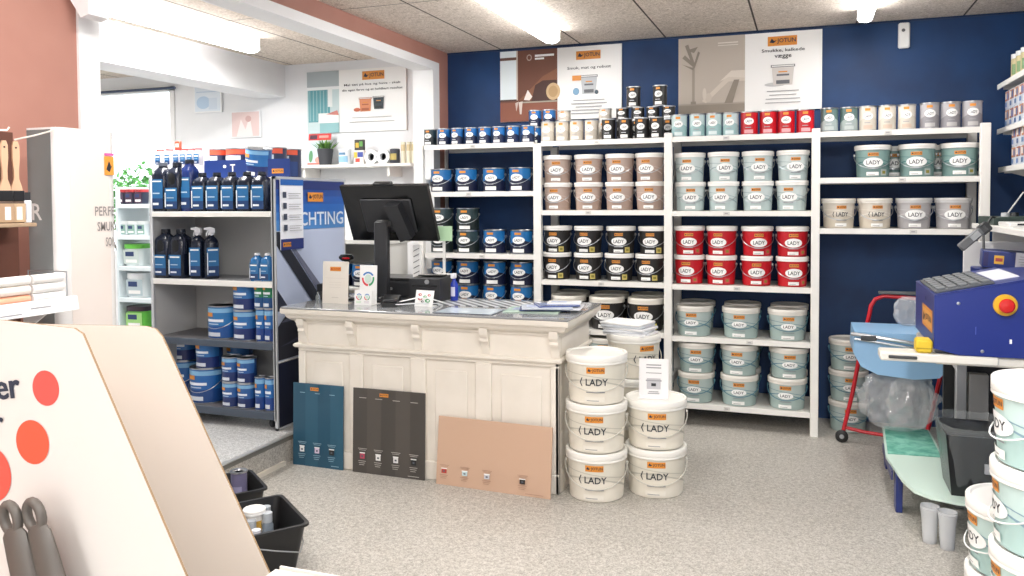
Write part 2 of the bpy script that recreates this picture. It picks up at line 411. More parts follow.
# far room: back wall with the window
wl = MB()
WX0, WX1, WZ0, WZ1 = -6.95, -5.40, 1.0, 2.57
wl.box((-7.4, YW, 0), (WX0, YW+.1, CZ), M_WHITE); wl.box((WX1, YW, 0), (PX-.0, YW+.1, CZ), M_WHITE)
wl.box((WX0, YW, 0), (WX1, YW+.1, WZ0), M_WHITE); wl.box((WX0, YW, WZ1), (WX1, YW+.1, CZ), M_WHITE)
struct('wall_far_room_back', wl)
w2 = MB(); w2.box((-7.5, 1.0, 0), (-7.4, YW+.1, CZ), M_WHITE); w2.box((-7.4, .9, 0), (PX-.15, 1.0, CZ), M_WHITE); struct('wall_far_room_side', w2)
bm_ = MB(); bm_.box((-4.50, 1.0, 2.405), (-4.215, YW, CZ), M_WHITE); struct('beam', bm_)
wd = MB()
for a, b in (((WX0, YW-.01, WZ0), (WX0+.06, YW+.05, WZ1)), ((WX1-.06, YW-.01, WZ0), (WX1, YW+.05, WZ1)), ((WX0, YW-.01, WZ0), (WX1, YW+.05, WZ0+.05)), ((WX0, YW-.01, WZ1-.05), (WX1, YW+.05, WZ1))):
    wd.box(a, b, M_TRIM, bev=.005)
w_ = struct('window_1', wd)
g = MB(); g.box((WX0+.06, YW+.02, WZ0+.05), (WX1-.06, YW+.026, WZ1-.05), mat('f4fbff', .02, trans=1., spec=.3)); g.build('pane', w_)
g = MB(); g.tube([(WX0+.02, YW-.03, 2.545), (WX1+.03, YW-.03, 2.545)], .012, mat('3d4a66', .5), 8); g.build('blind_rail', w_, label='dark blue rail across the window top')
# unseen front wall behind the camera, its opening added for soft frontal daylight
wf = MB(); wf.box((-2.84, -1.7, 0), (1.7, -1.6, 1.0), M_WHITE); wf.box((-2.84, -1.7, 2.3), (1.7, -1.6, CZ), M_WHITE); wf.box((-2.84, -1.7, 1.0), (-1.9, -1.6, 2.3), M_WHITE); wf.box((.9, -1.7, 1.0), (1.7, -1.6, 2.3), M_WHITE)
struct('wall_front', wf)

# ------------------------------------------------------------------ lights
LAMP = 12.
def lamp(name, x0, x1, y0, y1, z, label, power, w=None):
    t = thing(name, label, 'ceiling lamp', ((x0+x1)/2, (y0+y1)/2, z), 0, 'fluorescent battens on the ceiling')
    L = (y1-y0)/2; W = (x1-x0)/2
    b = MB(); b.box((-W*.6, -L, .031), (W*.6, L, CZ-z-.001), mat('eeeeee', .4), bev=.005); b.box((-W*1.1, -L-.012, -.01), (W*1.1, -L, CZ-z-.003), M_TRIM); b.box((-W*1.1, L, -.01), (W*1.1, L+.012, CZ-z-.003), M_TRIM); b.build('housing', t)
    d = MB(); pr = [(-W, .030), (-W*1.06, .0), (-W*.8, -.02), (0, -.027), (W*.8, -.02), (W*1.06, .0), (W, .030)]
    d.prism(pr, -L, L, mat('ffffff', .4, emit=LAMP), 'y'); d.build('diffuser', t)
    li = bpy.data.lights.new('tube_light', 'AREA'); li.shape = 'RECTANGLE'; li.size = 2*W; li.size_y = 2*L; li.energy = power; li.color = (1, .98, .95)
    o = bpy.data.objects.new('tube_light', li); col.objects.link(o); o.parent = t; o.location = (0, 0, -.03)
    return t
lamp('ceiling_lamp', -1.72, -1.62, 4.0, 5.45, 2.62, 'bright white fluorescent batten on the ceiling above the counter', 8)
lamp('ceiling_lamp', .29, .37, 4.0, 5.52, 2.62, 'white fluorescent batten near the white wall sensor, only its end showing', 7)
lamp('ceiling_lamp', -3.80, -3.69, 3.3, 4.90, 2.60, 'long glowing fluorescent batten in the raised side room', 36)
for x, y in ((-1.7, 1.6), (.35, 1.6), (-1.7, -.6), (.35, -.6)):  # unseen battens added as fill light from the front
    lamp('ceiling_lamp', x-.05, x+.05, y-.75, y+.75, 2.62, 'added fill batten on the ceiling, out of view towards the front wall', 40 if x > 0 else 14)
lamp('ceiling_lamp', -5.9, -5.8, 3.3, 4.95, 2.60, 'fluorescent batten beyond the white ceiling beam', 30)
w = bpy.data.worlds.new('sky'); sc.world = w; w.use_nodes = True
w.node_tree.nodes['Background'].inputs[0].default_value = (.97, .985, 1, 1); w.node_tree.nodes['Background'].inputs[1].default_value = 2.2

# ================================================================== back shelving
YF = 5.448; SD = .46
bays = [(-2.66, -1.81), (-1.755, -.895), (-.843, .026), (.076, .956)]
sh = thing('shelving_unit', 'long white metal shelving along the blue wall, full of paint', 'shelving', (0, 0, 0))
for i, (xa, xb, zt) in enumerate(((-2.712, -2.672, 1.915), (-1.812, -1.757, 1.905), (-.895, -.843, 1.95), (.026, .076, 1.947), (.956, 1.010, 1.947))):
    m = MB()
    m.box((xa, YF, 0), (xb, YF+.045, zt), M_SHELF, bev=.003); xa = max(xa, -2.685); m.box((xa, YF+SD-.045, 0), (xb, YF+SD, zt), M_SHELF, bev=.003)
    for z in (.25, .95, 1.62): m.box((xa+.015, YF+.045, z), (xb-.015, YF+SD-.045, z+.05), M_SHELF)
    m.build('post', sh)
levels = [(0, [1.918, 1.573, 1.123, .72, .30]), (1, [1.92, 1.438, .949, .613, .153]), (2, [1.922, 1.432, .944, .598, .153]), (3, [1.925, 1.637, 1.322])]
for bi, zs in levels:
    xa, xb = bays[bi]
    for z in zs:
        m = MB(); m.box((xa, YF+.002, z-.034), (xb, YF+.016, z), M_SHELF); m.box((xa, YF+.016, z-.008), (xb, YF+SD, z-.001), M_SHELFD); m.box((xa, YF+SD-.012, z-.034), (xb, YF+SD, z-.008), M_SHELF)
        cx = (xa+xb)/2+random.uniform(-.1, .1); so = m.build('shelf', sh); m = MB(); m.box((cx-.02, YF-.001, z-.028), (cx+.02, YF+.001, z-.006), mat('cfcdc8', .4)); m.box((cx-.012, YF-.0015, z-.02), (cx+.008, YF, z-.014), GREYINK); m.build('price_tag', so)
YP = YF+.13; YT = YF+.075
ZS = {k: v for k, v in levels}
# bay 1
row('t_dark', [431.5], YT, 1.918, 'small dark paint tin', 'beside the pink pillar, on the top shelf', 'paint tin', 'small blue tins on the top shelf')
ps = [445, 458.6, 472, 486, 500, 514, 529]
nb = ['first', 'second', 'third', 'fourth', 'fifth', 'sixth', 'last']
for i, px in enumerate(ps):
    spawn('t_navy', 'small blue paint tin on the top shelf, %s right of the dark tin' % nb[i], 'paint tin', (xat(px, YT), YT, 1.918), random.uniform(-.15, .15), 'small blue tins on the top shelf')
for i, px in enumerate((536, 550)):
    for k in (0, 1):
        spawn('t_navy', ('small blue tin stacked high near the end of the row, %s' if k else 'small blue tin in the back row, under the %s stacked one') % (('left', 'right')[i] if not k else ('left of two', 'right of two')[i]), 'paint tin', (xat(px, YT+.16), YT+.16, 1.918+k*.1235), .1, 'small blue tins on the top shelf')
row('k_navy', [442.5, 467.5, 495, 521.5], YP, 1.573, 'blue handled tin,', 'on the second shelf of the left bay', 'paint tin', 'blue handled tins of the left bay')
row('k_dark', [442.5, 468.5], YP, 1.123, 'dark green-black handled tin,', 'in the lower row right of the monitor', 'paint tin', 'dark handled tins of the left bay')
row('k_dark', [442.5, 468.5], YP, 1.289, 'dark green-black handled tin,', 'stacked on top, right of the monitor', 'paint tin', 'dark handled tins of the left bay')
row('k_navy', [495, 522], YP, 1.123, 'blue handled tin beside the dark tins,', 'of the two', 'paint tin', 'blue handled tins of the left bay')
row('k_navy', [442.5, 468, 495, 522], YP, .72, 'blue handled tin just above the counter, lower row,', '', 'paint tin', 'blue handled tins of the left bay')
row('k_navy', [442.5, 468, 495, 522], YP, .893, 'blue handled tin just above the counter, upper row,', '', 'paint tin', 'blue handled tins of the left bay')
# bay 2
row('t_cream', [548.5, 563, 577, 592], YT, 1.92, 'cream paint tin,', 'on the top shelf of the second bay', 'paint tin', 'cream tins on the top shelf')
row('t_black', [609, 625, 642.5, 657], YT, 1.92, 'black paint tin,', 'front row of the top shelf', 'paint tin', 'black tins on the top shelf')
YB2 = YT+.14
row('t_cream', [565, 606], YB2, 1.92, 'cream tin in the back row under a small cream tin,', '', 'paint tin', 'cream tins on the top shelf')
row('t_cream_s', [565, 606], YB2, 2.062, 'short cream tin stacked behind, against the wall poster,', '', 'paint tin', 'cream tins on the top shelf')
row('t_black', [623, 638, 654, 669], YB2, 1.92, 'black tin in the back row,', 'under the short black tins', 'paint tin', 'black tins on the top shelf')
row('t_black_s', [623, 638, 653.5, 669], YB2, 2.064, 'short black tin in the second layer,', '', 'paint tin', 'black tins on the top shelf')
row('t_black', [634, 660.5], YB2, 2.151, 'black tin on the very top of the pyramid,', '', 'paint tin', 'black tins on the top shelf')
row('tan', [558.5, 589, 620, 650.5], YP, 1.438, 'tan paint pail,', 'lower row', 'paint pail', 'tan pails on the second shelf', .2)
row('tan', [558.5, 589, 620, 650.5], YP, 1.631, 'tan paint pail,', 'upper row', 'paint pail', 'tan pails on the second shelf', .2)
row('black', [557.5, 589, 620, 651], YP, .949, 'black paint pail with white lid,', 'lower row', 'paint pail', 'black pails with white lids', .15)
row('black', [558.5, 589, 621, 654], YP, 1.136, 'black paint pail with white lid,', 'upper row', 'paint pail', 'black pails with white lids', .15)
YG = YF+.127; YGB = YF+.373
row('black_b', [569, 607.5, 646], YG, .613, 'large black bucket with cream lid,', 'front row behind the counter end', 'paint bucket', 'large black buckets')
row('mint_b', [568, 606, 643], YG, .153, 'large pale bucket on the bottom shelf behind the cream stack,', 'lower one', 'paint bucket', 'pale buckets of the second bay')
row('mint_b', [568, 606, 642], YG, .353, 'large pale bucket on the bottom shelf behind the cream stack,', 'upper one', 'paint bucket', 'pale buckets of the second bay')
# bay 3
row('t_mint', [680, 697, 713.8, 730.8], YT, 1.922, 'pale teal paint tin,', 'on the top shelf', 'paint tin', 'pale teal tins on the top shelf')
row('t_red', [749, 768, 786, 804.5], YT, 1.922, 'red paint tin,', 'on the top shelf', 'paint tin', 'red tins on the top shelf')
for key, z, dz, pxs, nm, gr in (('mint', 1.432, .193, [690.5, 723.5, 758, 792.5], 'pale teal paint pail,', 'pale teal pails'), ('red', .944, .193, [690, 722, 757.5, 792.5], 'red paint pail,', 'red pails')):
    row(key, pxs, YP, z, nm, 'lower row', 'paint pail', gr, .22); row(key, pxs, YP, z+dz, nm, 'upper row', 'paint pail', gr, .22)
row('mint_b', [695, 741.5, 788], YG, .598, 'large pale teal bucket,', 'front row of the shelf under the red pails', 'paint bucket', 'large pale teal buckets')
row('mint_b', [697, 740, 789], YG, .153, 'large pale teal bucket,', 'lower row on the bottom shelf', 'paint bucket', 'large pale teal buckets')
row('mint_b', [697.5, 740, 789.5], YG, .353, 'large pale teal bucket,', 'upper row on the bottom shelf', 'paint bucket', 'large pale teal buckets')
row('black_b', [573, 612, 650], YGB, .613, 'large black bucket with cream lid,', 'back row behind the counter end', 'paint bucket', 'large black buckets')
row('mint_b', [698, 743, 790], YGB, .598, 'large pale teal bucket,', 'back row of the shelf under the red pails', 'paint bucket', 'large pale teal buckets')
row('mint_b', [699, 744, 790], YGB, .153, 'large pale teal bucket,', 'back row, lower, on the bottom shelf', 'paint bucket', 'large pale teal buckets')
row('mint_b', [699, 744, 790], YGB, .353, 'large pale teal bucket,', 'back row, upper, on the bottom shelf', 'paint bucket', 'large pale teal buckets')
# bay 4
row('t_sea', [828.5, 848], YT, 1.925, 'grey-green paint tin,', 'of two on the top shelf', 'paint tin', 'tins on the top shelf of the right bay')
row('t_ivory', [867, 887, 906.5], YT, 1.925, 'ivory paint tin,', 'of the three on the right bay', 'paint tin', 'tins on the top shelf of the right bay')
row('t_grey', [928.5, 949.5, 971], YT, 1.925, 'light grey paint tin,', 'of the three at the shelf end', 'paint tin', 'tins on the top shelf of the right bay')
row('seagreen', [872.5, 916.5, 959], YP, 1.637, 'sea green paint pail,', 'on the right bay', 'paint pail', 'sea green pails', .12, -.05)
row('seagreen', [893, 938], YP+.20, 1.637, 'sea green pail behind, in the gap between front pails,', 'of two', 'paint pail', 'sea green pails')
row('cream_s', [838.5, 875], YP, 1.322, 'cream paint pail,', 'of two on the right bay', 'paint pail', 'cream and grey pails', .08, .1)
row('grey_s', [914, 953], YP, 1.322, 'light grey paint pail,', 'of two on the right bay', 'paint pail', 'cream and grey pails', .08)
for k in range(3):
    spawn('mint_b', 'large pale bucket, %s of three behind the red trolley' % ('bottom', 'middle', 'top')[k], 'paint bucket', (.262, 5.72, k*.2), .1, 'buckets stacked on the floor behind the trolley')

# ================================================================== posters on the wall
def poster(name, label, x0, x1, xm, z0, z1, left, right, y=YW-.006):
    t = thing(name, label, 'poster', (x0, y, z0), 0)
    b = MB(); b.box((0, -.012, 0), (x1-x0, .005, z1-z0), WHITE); b.build('board', t)
    a = Art(planar((0, -.0125, 0), (1, 0, 0), (0, 0, 1))); left(a, xm-x0, z1-z0); a.mb.build('picture', t)
    a = Art(planar((xm-x0, -.0125, 0), (1, 0, 0), (0, 0, 1))); right(a, x1-xm, z1-z0); a.mb.build('print', t)
def pl1(a, W, H):
    a.rect(0, 0, W, H, mat('6d4536', .6)); a.rect(0, 0, W, H*.27, mat('8a5543', .6))
    a.rect(0, H*.30, W*.29, H, mat('e3edf1', .6)); a.rect(0, H*.87, W*.29, H*.91, mat('6b4c42', .6)); a.rect(0, H*.29, W*.30, H*.315, mat('4b3430', .6))
    a.rect(W*.29, H*.30, W*.315, H, mat('c9b9ae', .6))
    a.poly([(W*.33, H*.30), (W, H*.30), (W, H*.72), (W*.75, H*.62), (W*.5, H*.42)], mat('84573f', .6))
    a.poly([(W*.55, H*.27), (W*.62, H*.50), (W*.75, H*.56), (W, H*.56), (W, H*.27)], mat('4a302b', .6))
    a.ell(W*.93, H*.40, W*.12, H*.12, mat('c7ab84', .6)); a.ell(W*.93, H*.40, W*.08, H*.08, mat('b3946a', .6))
    a.poly([(W*.42, H*.30), (W*.49, H*.44), (W*.57, H*.34), (W*.52, H*.29)], mat('e6ddd6', .6))
    a.rect(W*.36, H*.255, W, H*.275, mat('a9a193', .6))
    a.poly([(W*.33, H*.27), (W*.40, H*.28), (W*.38, H*.10), (W*.35, H*.10)], mat('d8cbc2', .6)); a.poly([(W*.27, H*.26), (W*.33, H*.28), (W*.29, H*.14)], mat('c9b8ad', .6))
    a.ell(W*.52, H*.89, W*.045, H*.045, mat('b8a498', .6)); a.ell(W*.52, H*.89, W*.03, H*.03, mat('6d4536', .6)); a.rect(W*.62, H*.895, W*.95, H*.925, WHITE); a.rect(W*.62, H*.855, W*.78, H*.88, WHITE)
def can_pic(a, cx, cz, w, h, c='bfc3c6', ed='66686c'):
    a.poly([(cx-w*.42, cz-h/2), (cx+w*.42, cz-h/2), (cx+w*.5, cz+h*.4), (cx-w*.5, cz+h*.4)], mat(c, .5)); a.rect(cx-w*.54, cz+h*.38, cx+w*.54, cz+h*.5, mat(ed, .5)); a.rect(cx-w*.5, cz+h*.41, cx+w*.5, cz+h*.47, mat('e6e6e4', .5))
    a.rect(cx-w*.2, cz+h*.12, cx+w*.2, cz+h*.18, ORANGE); a.rect(cx-w*.28, cz-h*.05, cx+w*.28, cz+h*.04, mat(ed, .5)); a.rect(cx-w*.3, cz-h*.44, cx+w*.3, cz-h*.26, mat(ed, .5))
def pr1(a, W, H):
    logo(a, W*.49, H*.875, W*.38); a.text('Smuk, mat og robust', W*.50, H*.70, H*.05, INK, W*.68)
    can_pic(a, W*.50, H*.47, W*.25, H*.26); a.rect(W*.24, H*.53, W*.38, H*.60, ORANGE); a.ell(W*.30, H*.38, W*.05, H*.05, mat('7fa6c4', .6)); a.ell(W*.62, H*.36, W*.03, H*.03, mat('4b5a66', .6))
    a.lines(W*.5, H*.25, W*.58, 5, H*.045, H*.012, GREYINK)
poster('wall_poster', 'brown interior photo and white paint advert, the left wall poster', -2.237, -1.286, -1.777, 2.115, 2.655, pl1, pr1)
def pl2(a, W, H):
    a.rect(0, 0, W, H, mat('bdb3a7', .6)); a.rect(0, 0, W, H*.12, mat('948a7e', .6)); a.rect(0, H*.11, W, H*.13, mat('a89e92', .6))
    a.rect(W*.21, H*.12, W*.25, H*.62, mat('a2988c', .6)); a.rect(W*.19, H*.12, W*.27, H*.16, mat('958b80', .6))
    for p in ([(.22, .62), (.06, .74), (.10, .78), (.26, .64)], [(.22, .62), (.10, .90), (.15, .92), (.25, .66)], [(.22, .60), (.30, .82), (.33, .80), (.25, .60)], [(.05, .66), (.24, .60), (.23, .57)], [(.12, .84), (.30, .88), (.24, .80)]): a.poly([(W*x, H*z) for x, z in p], mat('8d8479', .6))
    a.poly([(W*.36, H*.16), (W*.78, H*.50), (W, H*.46), (W, H*.40), (W*.76, H*.40), (W*.42, H*.13)], mat('d0c6b9', .6)); a.poly([(W*.70, H*.12), (W*.84, H*.42), (W*.92, H*.42), (W*.82, H*.12)], mat('8f8579', .6))
    a.poly([(W*.62, H*.40), (W*.80, H*.54), (W, H*.54), (W, H*.44), (W*.76, H*.46)], mat('d9d0c4', .6)); a.ell(W*.46, H*.20, W*.05, H*.06, mat('c7bdb0', .6)); a.ell(W*.40, H*.25, W*.03, H*.08, mat('cfc6ba', .6))
    a.rect(W*.6, H*.90, W*.9, H*.915, mat('e2dcd3', .6)); a.rect(W*.6, H*.87, W*.9, H*.88, mat('e2dcd3', .6))
def pr2(a, W, H):
    logo(a, W*.49, H*.885, W*.38); a.text('Smukke, kalkede', W*.50, H*.765, H*.048, INK, W*.56); a.text('vægge', W*.50, H*.68, H*.055, INK, W*.22)
    a.ell(W*.40, H*.33, W*.14, H*.025, mat('c3c3c3', .6)); can_pic(a, W*.50, H*.45, W*.29, H*.26, 'd2cdc8'); a.lines(W*.5, H*.24, W*.48, 4, H*.05, H*.010, GREYINK)
poster('wall_poster', 'beige bedroom picture beside white chalk paint advert, the right wall poster', -.872, .090, -.413, 2.12, 2.655, pl2, pr2)
# white sensor
t = thing('motion_sensor', 'white slim sensor box high on the dark blue wall', 'sensor', (.59, YW-.001, 2.49))
b = MB(); b.box((-.035, -.035, 0), (.035, -.001, .165), WHITE, bev=.008); b.build('body', t)
b = MB(); b.lathe([(0, 0), (.011, 0), (.009, .004), (0, .005)], mat('55565c', .3), 12, Matrix.Translation((-.005, -.0355, .115)) @ Matrix.Rotation(pi/2, 4, 'X')); b.build('lens', t)

# ================================================================== counter
CX0, CX1, CY0, CY1, CT = -2.735, -1.180, 3.945, 4.56, .912
ct = thing('shop_counter', 'cream painted panelled shop counter with carved brackets', 'counter', ((CX0+CX1)/2, CY0, 0))
ox, oy = (CX0+CX1)/2, CY0
def L(p): return (p[0]-ox, p[1]-oy, p[2])
b = MB(); b.box(L((CX0+.005, CY0+.018, 0)), L((CX1-.018, CY1, .83)), M_COUNTER)
# stiles and rails of the front
xs = [CX0, CX0+.03+.36, CX0+.03+.76, CX0+.03+1.16, CX1]
def fr(b, x0, x1, z0, z1, y0=CY0, y1=CY0+.02, bev=.004): b.box(L((x0, y0, z0)), L((x1, y1, z1)), M_COUNTER, bev=bev)
fr(b, CX0, CX1, 0, .10); fr(b, CX0, CX1, .655, .83)
for x0, x1 in ((CX0, CX0+.045), (-2.40, -2.315), (-2.02, -1.93), (-1.64, -1.55), (CX1-.045, CX1)): fr(b, x0, x1, .10, .655)
for x0, x1 in ((CX0+.045, -2.40), (-2.315, -2.02), (-1.93, -1.64), (-1.55, CX1-.045)):
    fr(b, x0+.05, x1-.05, .16, .60, CY0+.010, CY0+.02, .006)
# right side stiles
for y0, y1 in ((CY0, CY0+.05), (CY1-.05, CY1)): b.box(L((CX1-.02, y0, 0)), L((CX1, y1, .83)), M_COUNTER, bev=.004)
b.box(L((CX1-.02, CY0+.05, .655)), L((CX1, CY1-.05, .83)), M_COUNTER); b.box(L((CX1-.02, CY0+.05, 0)), L((CX1, CY1-.05, .12)), M_COUNTER)
b.box(L((CX0, CY0+.01, 0)), L((CX0+.01, CY1, .83)), M_COUNTER)
b.build('body', ct)
# waist rail and cornice (profiles swept round three sides)
def sweep(prof, x0, x1, y0, y1, m):
    mb = MB(); n = len(prof); vs = []
    for (o, z) in prof:
        vs += [L((x0-o, y1, z)), L((x0-o, y0-o, z)), L((x1+o, y0-o, z)), L((x1+o, y1, z))]
    fs = []
    for i in range(n):
        j = (i+1) % n
        for k in range(3): fs.append((i*4+k, i*4+k+1, j*4+k+1, j*4+k))
    mb.add(vs, fs, m); mb.add([vs[i*4] for i in range(n)], [tuple(range(n))], m); mb.add([vs[i*4+3] for i in range(n)], [tuple(range(n-1, -1, -1))], m)
    return mb
sweep([(-.01, .675), (.012, .675), (.020, .684), (.020, .694), (.010, .700), (-.01, .700)], CX0, CX1, CY0, CY1, M_COUNTER).build('waist_rail', ct)
sweep([(-.01, .815), (.008, .815), (.014, .828), (.030, .836), (.046, .852), (.052, .868), (.066, .872), (.070, .880), (.070, .900), (-.01, .900)], CX0, CX1, CY0, CY1, M_COUNTER).build('cornice', ct)
for x in (-2.69, -2.372, -1.967, -1.575, -1.195):
    m = MB(); T = Matrix.Translation(L((x, CY0, 0)))
    m.prism([(0, .815), (-.050, .845), (-.050, .815), (-.042, .80), (-.034, .79), (-.036, .775), (-.020, .755), (-.010, .735), (-.008, .715), (0, .70)], -.022, .022, M_COUNTER, 'x', T)
    m.lathe([(.0, -.024), (.012, -.024), (.014, 0), (.012, .024), (0, .024)], M_COUNTER, 12, T @ Matrix.Translation((0, -.036, .815)) @ Matrix.Rotation(pi/2, 4, 'Y')); m.build('bracket', ct)
m = MB(); m.box(L((CX0-.068, CY0-.068, .900)), L((CX1+.068, CY1+.03, CT)), mat('8f9193', .12, coat=.4), bev=.004); m.build('worktop', ct, label='glossy grey glass top')

# leaning colour panels
def board(name, label, bl, br, tr, tl, colm, deco, logo_u=.5):
    """a thin board leaning on the counter face"""
    o = Vector((bl[0], bl[1], 0)); ux = Vector((br[0]-bl[0], br[1]-bl[1], 0)); W = ux.length; ux.normalize()
    vy = Vector((0, tl[1]-bl[1], tl[2])); Hh = vy.length; vy.normalize(); n = ux.cross(vy)
    b = MB(); P = lambda u, v, k: o+ux*u+vy*v+n*k
    vs = [P(0, 0, 0), P(W, 0, 0), P(W, Hh, 0), P(0, Hh, 0), P(0, 0, -.008), P(W, 0, -.008), P(W, Hh, -.008), P(0, Hh, -.008)]
    t = thing(name, label, 'display board', tuple(o)); b.add([v-o for v in vs], [(0, 1, 2, 3), (7, 6, 5, 4), (0, 4, 5, 1), (1, 5, 6, 2), (2, 6, 7, 3), (3, 7, 4, 0)], colm); b.build('panel', t)
    a = Art(lambda u, v, k: P(u, v, k)-o); deco(a, W, Hh); a.mb.build('print', t)
def deco_n(n, us, soft, cc, lg=True, hi=True):
    def f(a, W, H):
        tx = mat(soft, .5)
        if hi:
            for i in range(len(us)+1):
                if i % 2: a.rect(W*i/(len(us)+1), 0, W*(i+1)/(len(us)+1), H, mat(cc[-1], .45))
        for i, u in enumerate(us):
            cx = W*u
            if hi: a.rect(cx-W*.05, H*.885, cx+W*.05, H*.893, tx)
            a.rect(cx-.028, H*.285, cx+.028, H*.292, tx); a.rect(cx-.022, H*.268, cx+.022, H*.274, tx)
            a.rect(cx-.015, H*.17, cx+.015, H*.235, mat(cc[i], .5)); a.rect(cx-.017, H*.232, cx+.017, H*.245, WHITE); a.rect(cx-.006, H*.19, cx+.006, H*.21, mat('5a6068', .5))
            for k in range(3): a.rect(cx-.024+.003*k, H*(.14-k*.022), cx+.024-.005*k, H*(.147-k*.022), tx)
        if lg: logo(a, W*.46, H*.945, .055)
        a.rect(W*.80, H*.04, W*.95, H*.048, tx)
    return f
board('colour_board', 'dark teal colour board leaning on the counter', (-2.767, 3.925), (-2.436, 3.922), (-2.389, 3.94, .466), (-2.71, 3.940, .470), mat('234f66', .4), deco_n(3, [.19, .50, .80], '8fb3c3', ['e8e8e8', 'd8c8dc', '2a2a2a', '2b586f']))
board('colour_board', 'dark grey colour board leaning on the counter, middle of the three', (-2.373, 3.922), (-1.928, 3.918), (-1.9, 3.94, .464), (-2.33, 3.940, .469), mat('4b4743', .4), deco_n(4, [.14, .37, .62, .87], 'b5b0aa', ['b3475e', 'e8e8e6', 'e2e2e2', '26262a', '544f4a']))
board('colour_board', 'peach beige colour board leaning low on the counter', (-1.85, 3.898), (-1.205, 3.872), (-1.19, 3.94, .342), (-1.83, 3.941, .354), mat('c8a78f', .45), deco_n(4, [.07, .26, .46, .77], 'a98672', ['b94038', 'bfd6da', 'c9ccd4', '2c2623', 'c8a78f'], False, False))

# cream stacks by the counter
for nm, (x, y), n in (('beside the counter', (xat(596.5, 4.035), 4.035), 3), ('with a card on top', (xat(656.5, 4.19), 4.19), 2)):
    for k in range(n):
        spawn('cream_b', 'big cream paint bucket, %s of the stack %s' % (('bottom', 'middle' if n == 3 else 'top', 'top')[k], nm), 'paint bucket', (x, y, k*.245), random.uniform(-.06, .06)+.16, 'cream buckets stacked by the counter')
for k in range(3):
    spawn('cream_b', 'big cream bucket, %s of the stack behind, with papers on it' % ('bottom', 'middle', 'top')[k], 'paint bucket', (xat(634, 4.68), 4.68, k*.245), .75, 'cream buckets stacked by the counter')
# price card on the right stack
t = thing('price_card', 'white price card in a stand on the cream buckets', 'price card', (xat(654, 4.165), 4.165, .485), .12)
b = MB(); T = Matrix.Rotation(-.12, 4, 'X'); b.box((-.075, 0, 0), (.075, .003, .20), mat('eceaea', .4), T); b.box((-.075, -.03, 0), (.075, .05, .004), mat('eceaea', .3)); b.build('holder', t)
a = Art(planar((0, -.001, 0), (1, 0, 0), (0, sin(.12), cos(.12)))); a.lines(0, .165, .085, 2, .014, .006, GREYINK); a.lines(0, .125, .10, 1, .01, .004, GREYINK); a.rect(-.035, .045, .035, .10, mat('bdbcc0', .5)); a.rect(-.04, .085, .04, .092, GREYINK); a.rect(-.012, .06, .012, .075, INK); a.lines(0, .030, .07, 2, .009, .004, GREYINK); a.mb.build('print', t)
# paper bundles on the back stack
for k in range(5):
    m = MB(); m.box((-.13, -.10, 0), (.13, .10, .014), mat(('f0f0f2', 'dfe2e8', 'eeeef0', 'cfd4dc', 'f4f4f4')[k], .3), bev=.004); o = m.build('brochure_bundle', loc=(xat(628, 4.62)+random.uniform(-.01, .01), 4.66, .731+k*.0145), rot=(0, 0, -.2+random.uniform(-.12, .12)))
    tag(o, 'glossy white brochure bundle on the rear cream stack, %s' % ('bottom one', 'second from bottom', 'middle one', 'second from top', 'top one')[k], 'brochures', 'brochure bundles on the rear stack')

# ================================================================== things on the counter
BLK = mat('17181a', .35); BLK2 = mat('2b2c2f', .4); BLKS = mat('0f1012', .22)
# till monitor
MX, MY = -2.33, 4.28
t = thing('pos_monitor', 'black till monitor seen from behind, on a stand', 'monitor', (MX, MY, CT), 0)
b = MB(); b.box((-.13, -.10, 0), (.13, .12, .018), BLK, bev=.006); b.lathe([(.05, .018), (.042, .03), (.04, .035)], BLK, 20, Matrix.Translation((-.03, .0, 0))); b.build('base', t)
b = MB(); b.box((-.085, -.022, .02), (.005, .02, .475), BLK2, bev=.008); b.box((-.075, -.015, .44), (.03, .06, .485), BLK, bev=.008); b.build('stand', t)
S = Matrix.Translation((-.020, .06, .525)) @ Matrix.Rotation(radians(25), 4, 'X')
b = MB(); sv = [(-.285, .165), (.280, .170), (.335, -.175), (-.215, -.165)]
b.prism([(-.29, -.182), (.29, -.182), (.29, .182), (-.29, .182)], -.012, .016, BLKS, 'y', S ); b.build('screen', t)
b = MB(); b.box((-.17, -.028, -.12), (.17, -.012, .10), BLK2, S, bev=.01); b.build('rear_cover', t)
b = MB(); b.box((-.06, -.02, .182), (.06, .016, .200), BLK, S, bev=.004); b.build('webcam', t)
b = MB(); b.prism([(.02, .08), (.11, .085), (.155, -.13), (.075, -.155)], -.085, -.028, BLK2, 'y', S); b.build('mount_arm', t)
# cash drawer / printer
t = thing('receipt_printer', 'black receipt printer on the counter behind the small price sign', 'printer', (-2.115, 4.42, CT), .0)
b = MB(); b.prism([(-.10, 0), (.12, 0), (.12, .11), (.04, .145), (-.10, .135)], -.10, .10, BLK2, 'x'); b.box((-.08, -.104, .09), (.08, -.101, .10), BLKS); b.build('housing', t)
b = MB(); b.box((-.08, -.02, .1455), (.08, .06, .152), BLKS, bev=.002); b.lathe([(0, 0), (.014, 0), (.014, .006), (0, .006)], M_TIN, 12, Matrix.Translation((.02, -.104, .12)) @ Matrix.Rotation(pi/2, 4, 'X')); b.build('cover', t)
t = thing('cash_drawer', 'black cash drawer box behind the upright white card', 'cash drawer', (-2.39, 4.55, CT), 0)
b = MB(); b.box((-.19, -.12, 0), (.17, .14, .125), BLK, bev=.004); b.build('housing', t)
b = MB(); b.box((-.175, -.126, .015), (.155, -.119, .105), BLK2, bev=.003); b.lathe([(0, 0), (.009, 0), (.009, .005), (0, .005)], M_TIN, 10, Matrix.Translation((0, -.126, .06)) @ Matrix.Rotation(pi/2, 4, 'X')); b.build('drawer', t)
